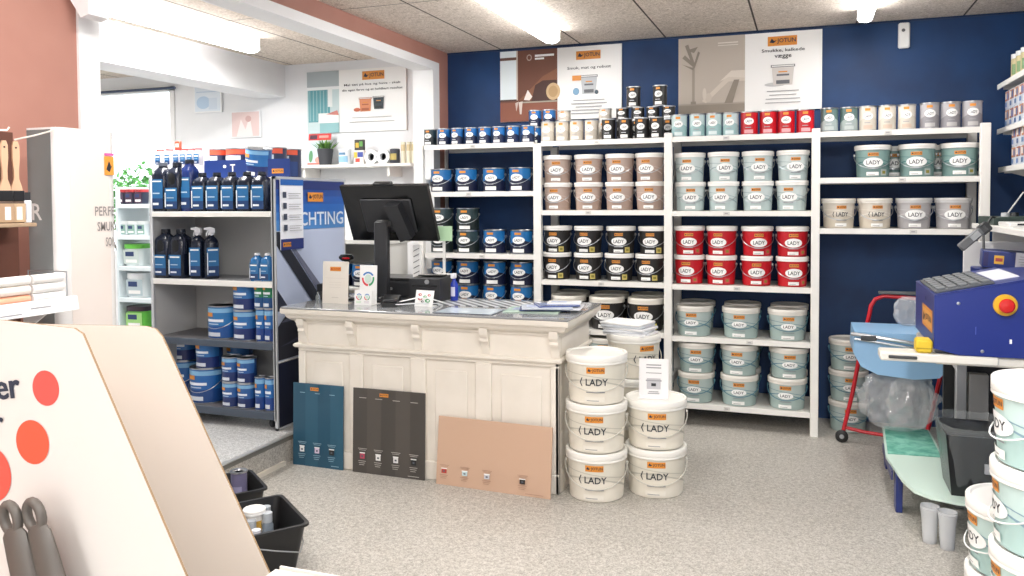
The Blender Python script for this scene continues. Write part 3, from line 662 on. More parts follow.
t = thing('card_terminal', 'black card terminal in front of the cash drawer', 'card terminal', (-2.215, 4.10, CT), .3)
b = MB(); b.prism([(-.07, 0), (.07, 0), (.07, .05), (.03, .06), (-.07, .025)], -.045, .045, BLK, 'x'); b.build('body', t)
b = MB(); b.box((-.036, -.06, .03), (.036, -.01, .042), BLK2, bev=.002); b.build('keypad', t)
# white cables
m = MB(); P = [(-2.19, 4.12, CT+.02), (-2.12, 4.08, CT+.035), (-2.04, 4.09, CT+.055), (-1.99, 4.16, CT+.04), (-1.97, 4.26, CT+.01)]
m.tube(P, .004, WHITE, 6); m.tube([(p[0]-.01, p[1]-.05, CT+.005+.4*(p[2]-CT)) for p in P], .0035, mat('d9dadd', .4), 6); tag(m.build('power_cable'), 'white cable looping beside the black card terminal', 'cable')
# barcode scanner on stand
t = thing('barcode_scanner', 'black barcode scanner with red window, behind the beige card', 'scanner', (xat(347, 4.30), 4.30, CT), 0)
b = MB(); b.lathe([(.045, 0), (.045, .008), (.02, .014), (.009, .02), (.008, .215), (.02, .235)], BLK, 16); b.build('stand', t)
T = Matrix.Translation((0, -.01, .255)); b = MB(); b.lathe([(0, -.022), (.03, -.02), (.048, -.006), (.05, .004), (.036, .018), (0, .022)], BLKS, 20, T @ Matrix.Diagonal((1, .7, 1, 1)).to_4x4()); b.build('head', t)
b = MB(); b.lathe([(0, -.006), (.022, -.005), (.026, 0), (.020, .006), (0, .007)], mat('c0202a', .2), 16, Matrix.Translation((.012, -.032, .253))); b.build('scan_window', t)
# cards
def card(name, label, cat, x, y, w, h, rz, lean, paper, deco, thick=.004, foot=True, z=CT):
    t = thing(name, label, cat, (x, y, z), rz)
    b = MB(); T = Matrix.Rotation(-lean, 4, 'X'); b.box((-w/2, 0, 0), (w/2, thick, h), paper, T)
    if foot: b.box((-w/2, .0, 0), (w/2, .05, .003), paper)
    b.build('card', t); a = Art(planar((0, -.0006, 0), (1, 0, 0), (0, sin(lean), cos(lean)))); deco(a, w, h); a.mb.build('print', t); return t
def d_beige(a, w, h):
    logo(a, 0, h*.82, w*.42, mat('c0392b', .5)); a.rect(-w*.40, h*.60, w*.40, h*.605, mat('c9c2b6', .5)); a.rect(-w*.42, h*.05, -w*.415, h*.93, mat('cfc8bd', .5)); a.lines(0, h*.5, w*.5, 3, h*.06, h*.006, mat('cdc6bb', .5)); a.rect(-.02, h*.14, .025, h*.15, mat('bdb6aa', .5))
card('display_card', 'beige upright card with small orange mark, on the counter', 'display card', -2.585, 4.10, .172, .245, 0, .06, mat('e0d9ce', .5), d_beige)
def shield(a, cx, cz, s):
    for i, c in enumerate(('3f7fc4', '3fa06a', 'd8404a')):
        pts = []
        for k in range(9):
            q = radians((150, -80, 175)[i]+(-(120) if i == 0 else (95 if i == 1 else 95))*k/8); pts.append((cos(q), sin(q)))
        def sh_(c_, s_): return [(cx+x*s_, cz+z*s_*(1.12 if z < 0 else .95)) for x, z in c_]
        o = sh_(pts, s); i_ = sh_(pts, s*.74); k_ = a.l*a.eps; a.l += 1; n = len(o)
        a.mb.add([a.mp(u, v, k_) for u, v in o+i_], [(j, j+1, n+j+1, n+j) for j in range(n-1)], mat(c, .5))
    a.ell(cx, cz, s*.55, s*.6, mat('cfe3d6', .5))
def d_sh(a, w, h): shield(a, 0, h*.66, w*.36)
card('display_card', 'white card with blue, green and red shield on the counter', 'display card', -2.387, 4.135, .112, .225, 0, .05, WHITE, d_sh)
def d_sh2(a, w, h): shield(a, -w*.23, h*.58, w*.16); shield(a, w*.24, h*.58, w*.16); a.lines(-w*.23, h*.24, w*.3, 2, h*.08, h*.03, mat('b8dcb8', .5)); a.lines(w*.24, h*.24, w*.3, 2, h*.08, h*.03, mat('c8b8c8', .5))
card('display_card', 'low white card with two small shields, before the shield card', 'display card', -2.385, 4.075, .112, .085, 0, .08, WHITE, d_sh2)
def d_sign(a, w, h):
    for k, (u, v, s, c) in enumerate(((-.25, .72, .10, 'c0303a'), (-.22, .46, .12, 'c0303a'), (.05, .60, .10, '4a9a5a'), (.22, .36, .14, '3f9a60'), (.28, .70, .09, 'c0404a'), (-.05, .30, .08, '2a2a33'))):
        a.ell(w*u, h*v, w*s, h*s*.8, mat(c, .5), 8); a.ell(w*u+w*.02, h*v, w*s*.5, h*s*.35, WHITE, 8)
card('price_sign', 'small white sign with red and green figures by the printer', 'sign', -2.03, 4.13, .118, .092, -.12, .25, WHITE, d_sign)
# small clear bottle, blue spray
m = MB(); m.lathe([(0, 0), (.013, 0), (.014, .004), (.014, .035), (.006, .045), (.005, .060), (0, .060)], mat('dfe6e8', .05, trans=.8), 14); tag(m.build('dropper_bottle', loc=(-2.72, 4.13, CT)), 'tiny clear bottle at the left end of the counter', 'bottle')
m = MB(); m.box((-.035, -.04, 0), (.04, .04, .095), BLK, bev=.004); m.box((-.03, -.042, .02), (.03, -.040, .05), BLK2); tag(m.build('card_box', loc=(-2.76, 4.27, CT)), 'small black box behind the tiny clear bottle', 'box')
t = thing('spray_bottle', 'slim blue spray bottle at the back of the counter', 'spray bottle', (xat(454, 4.42), 4.42, CT)); b = MB(); b.lathe([(0, 0), (.022, 0), (.023, .004), (.023, .10), (.010, .125), (.009, .135), (0, .135)], mat('2a3fa8', .25), 18); b.build('body', t)
b = MB(); b.box((-.012, -.03, .135), (.012, .014, .165), mat('e9e9ee', .4), bev=.004); b.build('trigger', t); a = Art(wrap(.023, .023, .1)); a.rect(-.014, .03, .014, .085, mat('d6d8ee', .5), 4); a.mb.build('label', t)
# papers at left end
for k in range(3):
    m = MB(); m.box((-.07, -.10, 0), (.07, .10, .004), mat(('e3e6ea', 'cfe0d2', 'f0f0f0')[k], .3)); o = m.build('leaflet', loc=(-2.69+.012*k, 4.33, CT+.001+k*.0042), rot=(0, 0, -.5+.25*k)); tag(o, 'loose leaflet at the counter\'s left end, %s' % ('lowest of three', 'middle, pale green', 'white one on top')[k], 'leaflet', 'leaflets at the left end of the counter')
# desk pad and magazines at the right end
m = MB(); m.box((-.17, -.11, 0), (.17, .11, .003), mat('49505c', .3)); m.box((-.16, -.10, .003), (.16, .10, .0036), mat('c6d2dc', .15)); tag(m.build('desk_pad', loc=(-1.70, 4.02, CT), rot=(0, 0, .02)), 'pale blue desk pad with dark edge on the counter', 'desk pad')
def stripes_mat():
    mm, nt, b_ = nodes_mat('reflection_stripes'); tc = N(nt, 'ShaderNodeTexCoord'); ch = N(nt, 'ShaderNodeTexWave'); ch.inputs['Scale'].default_value = 9; ch.bands_direction = 'DIAGONAL'; ch.inputs['Distortion'].default_value = .5
    nt.links.new(tc.outputs['Object'], ch.inputs['Vector']); r = ramp(nt, [(.4, '4c4f54'), (.6, 'd6d8da')]); nt.links.new(ch.outputs['Fac'], r.inputs[0]); nt.links.new(r.outputs[0], b_.inputs['Base Color']); b_.inputs['Roughness'].default_value = .3; return mm
m = MB(); m.box((-.30, -.14, 0), (.30, .14, .003), stripes_mat()); tag(m.build('counter_reflection', loc=(-1.72, 4.36, CT), rot=(0, 0, 0)), 'grey and white stripes painted as the shelving reflected in the counter', 'mat')  # painted stripes imitating the shelving mirrored in the glossy top
for k, (c, dx, dy, rz, s) in enumerate((('b9cfc0', -.05, 0, .1, 1), ('3d4d7a', .0, .03, .3, .9), ('e8eaf0', .05, .05, .15, 1), ('c9d0dc', .02, .0, .35, .9), ('4e5f95', .06, .05, .5, .75), ('f2f3f5', .09, .10, .2, .6))):
    m = MB(); m.box((-.15*s, -.105*s, 0), (.15*s, .105*s, .006), mat(c, .25), bev=.001); m.box((-.12*s, -.03*s, .006), (.02*s, .06*s, .0064), mat('9aa6c0' if k % 2 else '7d8aa8', .4)); o = m.build('magazine', loc=(-1.33+dx, 4.16+dy, CT+k*.0066), rot=(0, 0, rz))
    tag(o, 'brochure in the pile at the counter\'s right end, %s' % ('pale green, lowest', 'dark blue, second from bottom', 'white, third from bottom', 'pale grey, third from top', 'small blue, second from top', 'small white, topmost')[k], 'brochure', 'brochures on the counter')

# ================================================================== raised side room
DK = mat('4d5663', .4, .3)
gx0, gx1, gy0, gy1 = -3.85, -2.925, 4.0, 4.78
GT = 1.656
gt = thing('gondola_shelf', 'grey double sided shelf trolley with sailing graphic on its end', 'shelving', ((gx0+gx1)/2, gy0, PZ))
def G(p): return (p[0]-(gx0+gx1)/2, p[1]-gy0, p[2]-PZ)
M_GR = mat('c9c9c9', .45); M_ALU = mat('d5d7da', .3, .5)
b = MB(); b.box(G((gx0+.02, gy0+.38, .25)), G((gx1-.02, gy0+.40, 1.64)), mat('bdbdbb', .5)); b.build('back_panel', gt)
b = MB(); b.box(G((gx0+.004, gy0+.02, .17)), G((gx0+.012, gy1-.02, GT-.01)), mat('c6c6c5', .5)); b.build('far_end_panel', gt)
for x, y in ((gx0, gy0), (gx1-.022, gy0), (gx0, gy1-.02), (gx1-.022, gy1-.02)):
    b = MB(); b.box(G((x, y, .21)), G((x+.022, y+.02, GT)), M_ALU, bev=.003); b.build('post', gt)
b = MB(); b.box(G((gx1-.012, gy0+.02, .165)), G((gx1-.002, gy1-.02, GT-.01)), mat('c7cfe2', .35)); b.box(G((gx1-.014, gy0, GT-.016)), G((gx1+.004, gy1, GT)), M_ALU); b.box(G((gx1-.014, gy0, .158)), G((gx1+.004, gy1, .170)), M_ALU); b.box(G((gx1-.014, gy0, .158)), G((gx1+.004, gy0+.014, GT)), M_ALU); b.box(G((gx1-.014, gy0, .55)), G((gx1+.003, gy1, .558)), M_ALU)
b.build('end_panel', gt)
a = Art(planar(G((gx1-.0015, gy0+.014, .17)), (0, 1, 0), (0, 0, 1))); W = gy1-gy0-.03; H = GT-.19
a.rect(0, 0, W, H, mat('bcc7e0', .4))
for i, c in enumerate(('1d3f86', '1f4a96', '2257a8', '2967b8', '3878c4', '4d8acc')):
    z1 = H-(i*.048 if i else 0); a.rect(0, H-.30, W, z1, mat(c, .35))
a.rect(0, H-.055, W, H, mat('1c2f70', .35)); a.rect(0, 0, W, .385, mat('161c33', .4)); a.rect(0, .385, W, .392, WHITE)
a.poly([(0, 1.16), (.03, 1.16), (.46, .72), (.37, .70), (0, 1.08)], mat('20242f', .4)); a.poly([(.06, 1.14), (.09, 1.14), (.54, .73), (.48, .71)], mat('6a7086', .4)); a.poly([(0, .82), (.12, .69), (0, .69)], mat('2a2f40', .4))
a.poly([(0, .40), (0, .60), (.08, .66), (.24, .69), (.40, .66), (.60, .64), (W, .58), (W, .40)], mat('2b2c37', .5))
a.poly([(.03, .62), (.25, .70), (.55, .55), (.55, .50), (.25, .62)], mat('5b6074', .5)); a.poly([(.02, .48), (.4, .55), (W, .48), (W, .44), (.4, .50)], mat('454a5e', .5))
a.text('YACHTING', W*.52, H-.235, .085, mat('dbe6f5', .4), W*.90); logo(a, W*.54, H-.10, .17)
a.ell(W*.09, H-.027, .012, .012, WHITE, 8); a.rect(W*.14, H-.034, W*.30, H-.020, WHITE)
a.mb.build('end_graphic', gt)
for z, y1, m_, th in ((1.45, .36, M_SHELF, .032), (1.035, .37, M_SHELF, .034), (.672, .38, DK, .040), (.262, .38, DK, .045)):
    b = MB(); b.box(G((gx0+.022, gy0-.002, z-th)), G((gx1-.024, gy0+.014, z)), m_, bev=.002); b.box(G((gx0+.022, gy0+.014, z-.012)), G((gx1-.024, gy0+y1, z-.002)), mat('8f9093', .5) if z > .9 else mat('6c6a6c', .5)); b.build('shelf', gt)
b = MB(); b.box(G((gx0+.022, gy0+.15, GT-.03)), G((gx1-.024, gy1-.02, GT)), M_SHELF, bev=.002); b.build('top_shelf', gt)
b = MB(); b.box(G((gx0+.02, gy0+.05, .215)), G((gx1-.03, gy0+.09, .245)), DK); b.box(G((gx0+.02, gy1-.09, .215)), G((gx1-.03, gy1-.05, .245)), DK); b.build('base_frame', gt)
for x in (gx0+.07, gx1-.08):
    for y in (gy0+.07, gy1-.07):
        b = MB(); T = Matrix.Translation(G((x, y, PZ+.028))) @ Matrix.Rotation(pi/2, 4, 'Y'); b.box(G((x-.018, y-.012, PZ+.04)), G((x+.018, y+.012, .225)), M_TIN); co_ = b.build('caster', gt); b = MB(); b.lathe([(0, -.012), (.024, -.012), (.028, -.006), (.028, .006), (.024, .012), (0, .012)], mat('3b3c40', .5), 14, T); b.build('wheel', co_)
# info sheet hung on the end panel
t = thing('info_sheet', 'white price sheet with blue foot hanging on the sailing end panel', 'sheet', (gx1+.012, gy0+.16, 1.22))
b = MB(); b.box((-.004, -.115, 0), (.0, .115, .42), mat('eef0f6', .35)); b.build('sheet', t)
a = Art(planar((.0006, -.115, 0), (0, 1, 0), (0, 0, 1))); a.rect(0, 0, .23, .065, mat('1b2f74', .4)); logo(a, .06, .032, .08); a.rect(0, .385, .23, .42, mat('1d5fae', .4))
for i in range(4): a.rect(.02, .31-i*.065, .055, .345-i*.065, mat('3a4256', .5)); [a.rect(.075, .335-i*.065-k*.014, .20-.02*(k % 2), .338-i*.065-k*.014, GREYINK) for k in range(3)]
a.mb.build('print', t)

# containers for the gondola
def blabel(a, w, z0, z1, c='23679c', c2='173a6a'):
    a.rect(-w, z0, w, z1, mat(c, .4), 5); a.rect(-w, z0, w, z0+(z1-z0)*.35, mat(c2, .4), 5)
    a.rect(-w*.8, z1-.018, w*.8, z1-.010, WHITE, 3); a.rect(-w*.7, z0+(z1-z0)*.5, w*.5, z0+(z1-z0)*.54, mat('b9d0e4', .4), 3); a.rect(-w*.7, z0+(z1-z0)*.12, w*.3, z0+(z1-z0)*.20, mat('e4e9f0', .4), 3); a.rect(-w, z0+.008, -w*.82, z1-.03, mat('dfe6ee', .4), 1)
def make_bottle(key, r, H, name, body='121a2c', cap='1a1f2b', hole=False, sp=False, sq=4, capw=.4):
    b = MB(); b.lathe([(0, 0), (r*.94, 0), (r, .006), (r, H*.74), (r*.86, H*.82), (r*capw, H*.90), (r*capw, H*.93)], mat(body, .25), 24, None, sq)
    parts = []
    if hole:
        b.lathe([(0, -.002), (.9, -.002), (1, .001), (.7, .004), (0, .004)], mat('05070c', .5), 20, Matrix.Translation((r*.1, -r*.97, H*.66)) @ Matrix.Rotation(pi/2, 4, 'X') @ Matrix.Diagonal((r*.48, H*.13, 1, 1)))
        b.tube([(r*.62, -r*.5, H*.90), (r*.9, -r*.5, H*.82), (r*.98, -r*.5, H*.66), (r*.9, -r*.5, H*.5)], r*.16, mat(body, .25), 8)
    parts.append(('body', b.mesh('body')))
    c = MB()
    if sp:
        c.lathe([(r*.42, H*.92), (r*.46, H*.96), (r*.3, H*.98)], mat('e9eaee', .4), 14); c.prism([(r*.5, H*.97), (r*.45, H*1.07), (-r*.1, H*1.10), (-r*.95, H*1.08), (-r*.95, H*1.04), (-r*.3, H*1.02), (-r*.3, H*.97)], -r*.28, r*.28, mat('e9eaee', .4), 'y'); c.tube([(-r*.35, 0, H*1.03), (-r*.62, 0, H*.96), (-r*.6, 0, H*.90)], r*.10, mat('e9eaee', .4), 6); parts.append(('trigger', c.mesh('trigger')))
    else:
        c.lathe([(r*(capw+.06), H*.925), (r*(capw+.08), H*.93), (r*(capw+.06), H), (0, H)], mat(cap, .4), 16); parts.append(('cap', c.mesh('cap')))
    def mp(u, v, k): return (u, -(r*1.0+k), v)
    a = Art(mp); blabel(a, r*.80, H*.06, H*(.48 if hole else .66)); parts.append(('label', a.mb.mesh('label'))); PROTO[key] = (name, parts)
make_bottle('jug', .058, .305, 'plastic_jug', hole=True)
make_bottle('jug_plain', .057, .305, 'plastic_jug', cap='5c626e')
make_bottle('slim', .047, .320, 'plastic_bottle', capw=.5, body='1b2f6a')
make_bottle('canister', .052, .238, 'plastic_canister')
make_bottle('spray', .044, .290, 'spray_bottle', sp=True, sq=2.6)
make_bottle('mini', .036, .165, 'plastic_bottle', body='2a6aa0', cap='f0f0f0', sq=3)
make_bottle('mini_red', .026, .105, 'small_bottle', body='d8d4da', cap='c83c34', sq=2, capw=.85)
def bt(c1, c2, W=True, gold=None):
    def f(a, r, H):
        w = r*pi; a.rect(-w*.46, H*.04, w*.46, H*.96, mat(c1, .35), 14); a.rect(-w*.46, H*.04, w*.46, H*.40, mat(c2, .35), 14); a.rect(-w*.46, H*.80, w*.46, H*.93, mat('7fb2d8', .35), 14)
        a.rect(-r*.7, H*.52, r*.6, H*.60, mat('e9eef5', .4), 5); a.rect(-r*.5, H*.44, r*.3, H*.47, mat('b8cbe0', .4), 4); a.rect(-r*.6, H*.08, r*.4, H*.20, mat('d5dbe4', .4), 5); a.rect(-r*.7, H*.68, -r*.1, H*.80, mat(gold or 'd08a3c', .4), 3)
    return f
make_tin('g_big', .225, .215, mat('1c4f8c', .3), bt('1f62a8', '1c4787'), handle=True); make_tin('g_mid', .165, .180, mat('1c4f8c', .3), bt('2f6fb0', '1d2f6a'))
make_tin('g_pail', .200, .200, mat('1c4f8c', .3), bt('2472b0', '1f559a'), handle=True); make_tin('g_small', .120, .152, mat('1c3f74', .3), bt('2b5c9c', '1b2f66'), top=mat('c9d2da', .3, .8))
make_tin('g_tube', .072, .20, mat('1c3f74', .3), bt('2468ac', '1c3f84')); make_tin('g_green', .085, .165, mat('1c3f74', .3), bt('1d7a4e', '174a80'))
make_tin('g_orange', .185, .205, mat('2b3350', .3), lambda a, r, H: (a.rect(-r*1.4, H*.80, r*1.4, H*.96, mat('d8563a', .4), 12), a.rect(-r*1.4, H*.10, r*1.4, H*.58, mat('1c3a72', .4), 12), a.rect(-r*.9, H*.62, r*.7, H*.76, mat('cfd9e2', .4), 8)))
def put(key, px, y, z, label, cat, grp=None, rz=0): return spawn(key, label, cat, (xat(px, y), y, z), rz, grp)
g1 = 'bottles on the top trolley shelf'
put('jug_plain', 164.5, 4.065, 1.45, 'tall dark jug at the far left of the trolley\'s bottle row', 'jug', g1)
put('jug', 178.5, 4.075, 1.45, 'dark jug with a handle hole, second in the trolley\'s bottle row', 'jug', g1)
put('slim', 191, 4.09, 1.45, 'tallest slim blue bottle in the trolley\'s bottle row', 'bottle', g1)
for i, px in enumerate((203.5, 218, 233, 248.2, 263)):
    put('canister', px, 4.09, 1.45, 'dark blue canister with label on the upper trolley shelf, %s' % ordn(i, 5), 'canister', g1, .05)
put('jug', 166, 4.075, 1.035, 'dark jug with handle hole on the middle trolley shelf, left one', 'jug', 'bottles on the middle trolley shelf')
put('jug', 181, 4.09, 1.035, 'dark jug with handle hole on the middle trolley shelf, right one', 'jug', 'bottles on the middle trolley shelf')
put('spray', 198, 4.10, 1.035, 'blue spray bottle with white trigger, left of the pair', 'spray bottle', 'bottles on the middle trolley shelf', .2)
put('spray', 211, 4.11, 1.035, 'blue spray bottle with white trigger, right of the pair', 'spray bottle', 'bottles on the middle trolley shelf', .9)
put('mini', 257, 4.06, 1.035, 'short blue bottle with white cap at the shelf end, left one', 'bottle', 'bottles on the middle trolley shelf')
put('mini', 267.3, 4.06, 1.035, 'short blue bottle with white cap at the shelf end, right one', 'bottle', 'bottles on the middle trolley shelf')
g2 = 'blue tins on the lower trolley shelves'
put('g_pail', 223.4, 4.13, .672, 'blue handled tin standing alone left on the dark trolley shelf', 'paint tin', g2)
put('g_mid', 246, 4.11, .672, 'blue tin under another beside the lone handled tin', 'paint tin', g2)
put('g_mid', 246, 4.11, .853, 'purple blue tin stacked on a tin beside the handled one', 'paint tin', g2)
for i, px in enumerate((260.5, 269.3)):
    put('g_tube', px, 4.06, .672, 'narrow blue tin under a green one, %s of two' % ('left', 'right')[i], 'paint tin', g2); put('g_green', px, 4.06, .873, 'green topped tin stacked on a narrow blue one, %s' % ('left', 'right')[i], 'paint tin', g2)
put('g_big', 206, 4.15, .262, 'largest blue handled tin on the bottom trolley shelf', 'paint tin', g2); put('g_mid', 207.5, 4.13, .478, 'blue tin standing on the largest handled tin', 'paint tin', g2)
put('g_big', 183.5, 4.30, .262, 'blue handled tin partly behind the white display, bottom shelf', 'paint tin', g2); put('g_mid', 184, 4.28, .478, 'blue tin on top of the partly hidden handled tin', 'paint tin', g2)
for i, px in enumerate((229.7, 245)):
    put('g_small', px, 4.075, .262, 'small blue tin at the bottom front of the trolley, %s lower one' % ('left', 'right')[i], 'paint tin', g2); put('g_small', px, 4.075, .415, 'small blue tin with pale lid, %s of the upper pair' % ('left', 'right')[i], 'paint tin', g2)
for i, px in enumerate((258.5, 268.6)): put('g_tube', px, 4.05, .262, 'narrow blue tin at the bottom right of the trolley, %s' % ('left one', 'right one')[i], 'paint tin', g2)
put('g_mid', 238, 4.28, .262, 'dark blue tin in the shadow behind the small tins', 'paint tin', g2); put('g_mid', 238, 4.28, .443, 'dark blue tin stacked at the back of the bottom shelf', 'paint tin', g2)
# on top of the gondola
for i, px in enumerate((218.5, 241.5, 274, 289)):
    y = 4.50+.18*(i == 3); put('g_orange', px, y, GT, 'dark tin with orange red band on top of the trolley, %s' % ordn(i, 4), 'paint tin', 'orange banded tins on top of the trolley')
o = put('g_mid', 259, 4.30, GT+.012, 'pale blue tin tipped askew between the blue header boards', 'paint tin'); o.rotation_euler = (.10, .14, 0)
for i, (a0, a1, wd_) in enumerate(((205.5, 248, 'left one marked with a white T'), (269, 291, 'right one with an orange mark'))):
    x0, x1 = xat(a0, 4.22), xat(a1, 4.22); t = thing('header_board', 'dark blue header board on top of the trolley, '+wd_, 'header board', ((x0+x1)/2, 4.22, GT)); w = (x1-x0)/2
    b = MB(); b.box((-w, 0, 0), (w, .006, .115), mat('1a3474', .4)); b.box((-w, 0, 0), (w, .04, .004), mat('1a3474', .4)); b.build('board', t)
    a = Art(planar((0, -.001, 0), (1, 0, 0), (0, 0, 1)))
    if i == 0: a.text('T', w*.35, .065, .045, WHITE); a.ell(-w*.02, .075, .012, .010, WHITE, 8)
    else: logo(a, -w*.1, .04, .085)
    a.mb.build('print', t)
t = thing('bottle_rack', 'white rack holding red capped small bottles above the trolley', 'rack', (xat(181, 4.25), 4.25, GT)); b = MB(); w = .19
b.box((-w, -.04, 0), (w, .06, .09), mat('e9eaf0', .4), bev=.003); b.box((-w, .05, .09), (w, .06, .22), mat('e9eaf0', .4)); b.build('tray', t); a = Art(planar((0, -.041, 0), (1, 0, 0), (0, 0, 1))); a.rect(w*.25, .025, w*.9, .04, INK); a.rect(-w*.8, .05, w*.1, .056, GREYINK); a.mb.build('print', t)
for i, px in enumerate((162, 171.3, 180, 186.8, 193.6, 200.5)):
    put('mini_red', px, 4.24, GT+.091, 'small red capped bottle in the white rack, %s' % ordn(i, 6), 'bottle', 'red capped bottles in the rack')
m = MB(); m.box((-.022, -.01, 0), (.022, .01, .055), mat('d8523c', .4), bev=.003); m.box((-.014, -.011, .015), (.014, -.01, .04), mat('f0c8bc', .4)); tag(m.build('red_box', loc=(xat(180, 4.29), 4.29, GT+.196)), 'little orange red box sticking up behind the bottle rack', 'box')

# narrow white shelf with green and white tubs
ns = thing('narrow_shelf', 'narrow white shelf tower by the window with green tubs', 'shelving', (-4.455, 4.5, PZ))
for x in (-4.625, -4.305):
    b = MB(); b.box((x+4.455-.008, 0, 0), (x+4.455+.008, .30, 1.62-PZ), mat('dfeaee', .4)); b.build('side_panel', ns)
for z in (1.497, 1.275, 1.055, .83, .60, .38, .20):
    b = MB(); b.box((-.162, -.004, z-PZ-.03), (.142, .29, z-PZ), mat('dfeaee', .4), bev=.002); b.build('shelf', ns)
for z in [1.45-.06*k for k in range(20)]: pass
def make_tub(key, D, H, body, lid, band, name='paint_tub'):
    r = D/2; b = MB(); b.lathe([(0, 0), (r*.92, 0), (r, H*.85)], mat(body, .4), 20, None, 3.2); l = MB(); l.lathe([(r*1.02, H*.80), (r*1.04, H*.80), (r*1.04, H), (0, H)], mat(lid, .4), 20, None, 3.2)
    a = Art(lambda u, v, k: (u, -(r*.93+.07*r*v/H/.85)-k-.001, v)); a.rect(-r*.8, H*.08, r*.8, H*.74, mat(band, .4)); a.rect(-r*.6, H*.45, r*.3, H*.66, mat('2b3f6c', .5)); a.rect(-r*.6, H*.16, r*.6, H*.30, WHITE)
    PROTO[key] = (name, [('body', b.mesh('body')), ('lid', l.mesh('lid')), ('label', a.mb.mesh('label'))])
make_tub('tub_g', .155, .155, 'dfe6e6', '6cc84a', 'c9d6d2'); make_tub('tub_w', .165, .175, 'e3e9ea', 'e8ecee', 'b6c6cc'); make_tub('tub_gr', .165, .165, '6cc84a', '3c2c38', 'a4d884'); make_tub('jar_w', .082, .10, 'dfe6ea', 'e9eeee', '8fb4a8', 'jar'); make_tub('jar_r', .082, .105, '23283c', 'a83438', '4a3248', 'jar')
for i, px in enumerate((124.5, 133.5, 143)):
    spawn('jar_r', 'dark jar with red lid on top of the narrow shelf, %s' % ordn(i, 3), 'jar', (xat(px, 4.57), 4.57, 1.498), 0, 'jars on the narrow shelf')
    spawn('jar_w', 'pale jar on the narrow shelf under the red lidded jars, %s' % ordn(i, 3), 'jar', (xat(px+2, 4.57), 4.57, 1.276), 0, 'jars on the narrow shelf')
spawn('tub_g', 'white tub with bright green lid on the narrow shelf', 'tub', (xat(138, 4.60), 4.60, 1.056), .1, 'tubs on the narrow shelf'); spawn('tub_w', 'plain white tub with white lid on the narrow shelf', 'tub', (xat(141, 4.60), 4.60, .831), .1, 'tubs on the narrow shelf'); spawn('tub_gr', 'green tub with dark lid low on the narrow shelf', 'tub', (xat(140, 4.60), 4.60, .601), .1, 'tubs on the narrow shelf')

# pictures and posters in the side room
def pic(name, label, x0, x1, z0, z1, f):
    t = thing(name, label, 'picture', (x0, YW-.003, z0)); b = MB(); b.box((0, -.015, 0), (x1-x0, 0, z1-z0), mat('eef0f2', .4)); b.build('frame', t)
    a = Art(planar((0, -.016, 0), (1, 0, 0), (0, 0, 1))); f(a, x1-x0, z1-z0); a.mb.build('picture', t)
pic('wall_picture', 'small pale blue picture beside the bright window', -5.173, -4.872, 2.308, 2.562, lambda a, W, H: (a.rect(W*.04, H*.04, W*.96, H*.96, mat('dce6f0', .5)), a.ell(W*.35, H*.35, W*.25, H*.22, mat('b4cde4', .5)), a.rect(W*.55, H*.1, W*.85, H*.5, mat('cfdcea', .5)), a.rect(W*.1, H*.7, W*.9, H*.74, mat('c2d2e4', .5))))
pic('wall_picture', 'small pale pink picture above the orange banded tins', -4.775, -4.463, 2.074, 2.304, lambda a, W, H: (a.rect(W*.04, H*.04, W*.96, H*.96, mat('e2c9c6', .5)), a.poly([(W*.2, H*.05), (W*.35, H*.7), (W*.5, H*.3), (W*.65, H*.8), (W*.75, H*.05)], mat('f0e4e2', .5)), a.ell(W*.6, H*.7, W*.1, H*.12, mat('cfa8a4', .5))))
def pl3(a, W, H):
    a.rect(0, 0, W, H, mat('c3d6d8', .5)); a.rect(0, H*.74, W, H, mat('a9b4b8', .5)); a.rect(0, H*.70, W, H*.75, mat('e8ecec', .5)); a.rect(W*.04, H*.18, W*.72, H*.70, mat('5f9ca4', .5))
    for i in range(6): a.rect(W*(.08+i*.11), H*.2, W*(.10+i*.11), H*.69, mat('a3c6ca', .5))
    a.rect(W*.66, H*.42, W*.8, H*.72, mat('e4e9e8', .5)); a.rect(W*.36, H*.16, W, H*.32, mat('eaecea', .5)); a.rect(W*.4, 0, W, H*.16, mat('8fbcc0', .5)); a.poly([(W*.6, H*.30), (W*.95, H*.36), (W, H*.28)], mat('c97f74', .5))
def pr3(a, W, H):
    logo(a, W*.52, H*.89, W*.33); a.text('Mal tæt på hus og have - skab', W*.5, H*.75, H*.045, INK, W*.84); a.text('din egen farve og et holdbart resultat', W*.5, H*.665, H*.045, INK, W*.90)
    can_pic(a, W*.40, H*.43, W*.18, H*.22, 'd88a60', 'b05f3c'); can_pic(a, W*.60, H*.45, W*.16, H*.20, '26343c', '141a1e'); a.ell(W*.28, H*.35, W*.05, H*.03, mat('c86a4a', .5)); a.lines(W*.5, H*.22, W*.7, 2, H*.07, H*.008, GREYINK)
poster('wall_poster', 'white advert poster with two paint cans in the side room', -3.985, -3.05, -3.674, 2.085, 2.60, pl3, pr3)

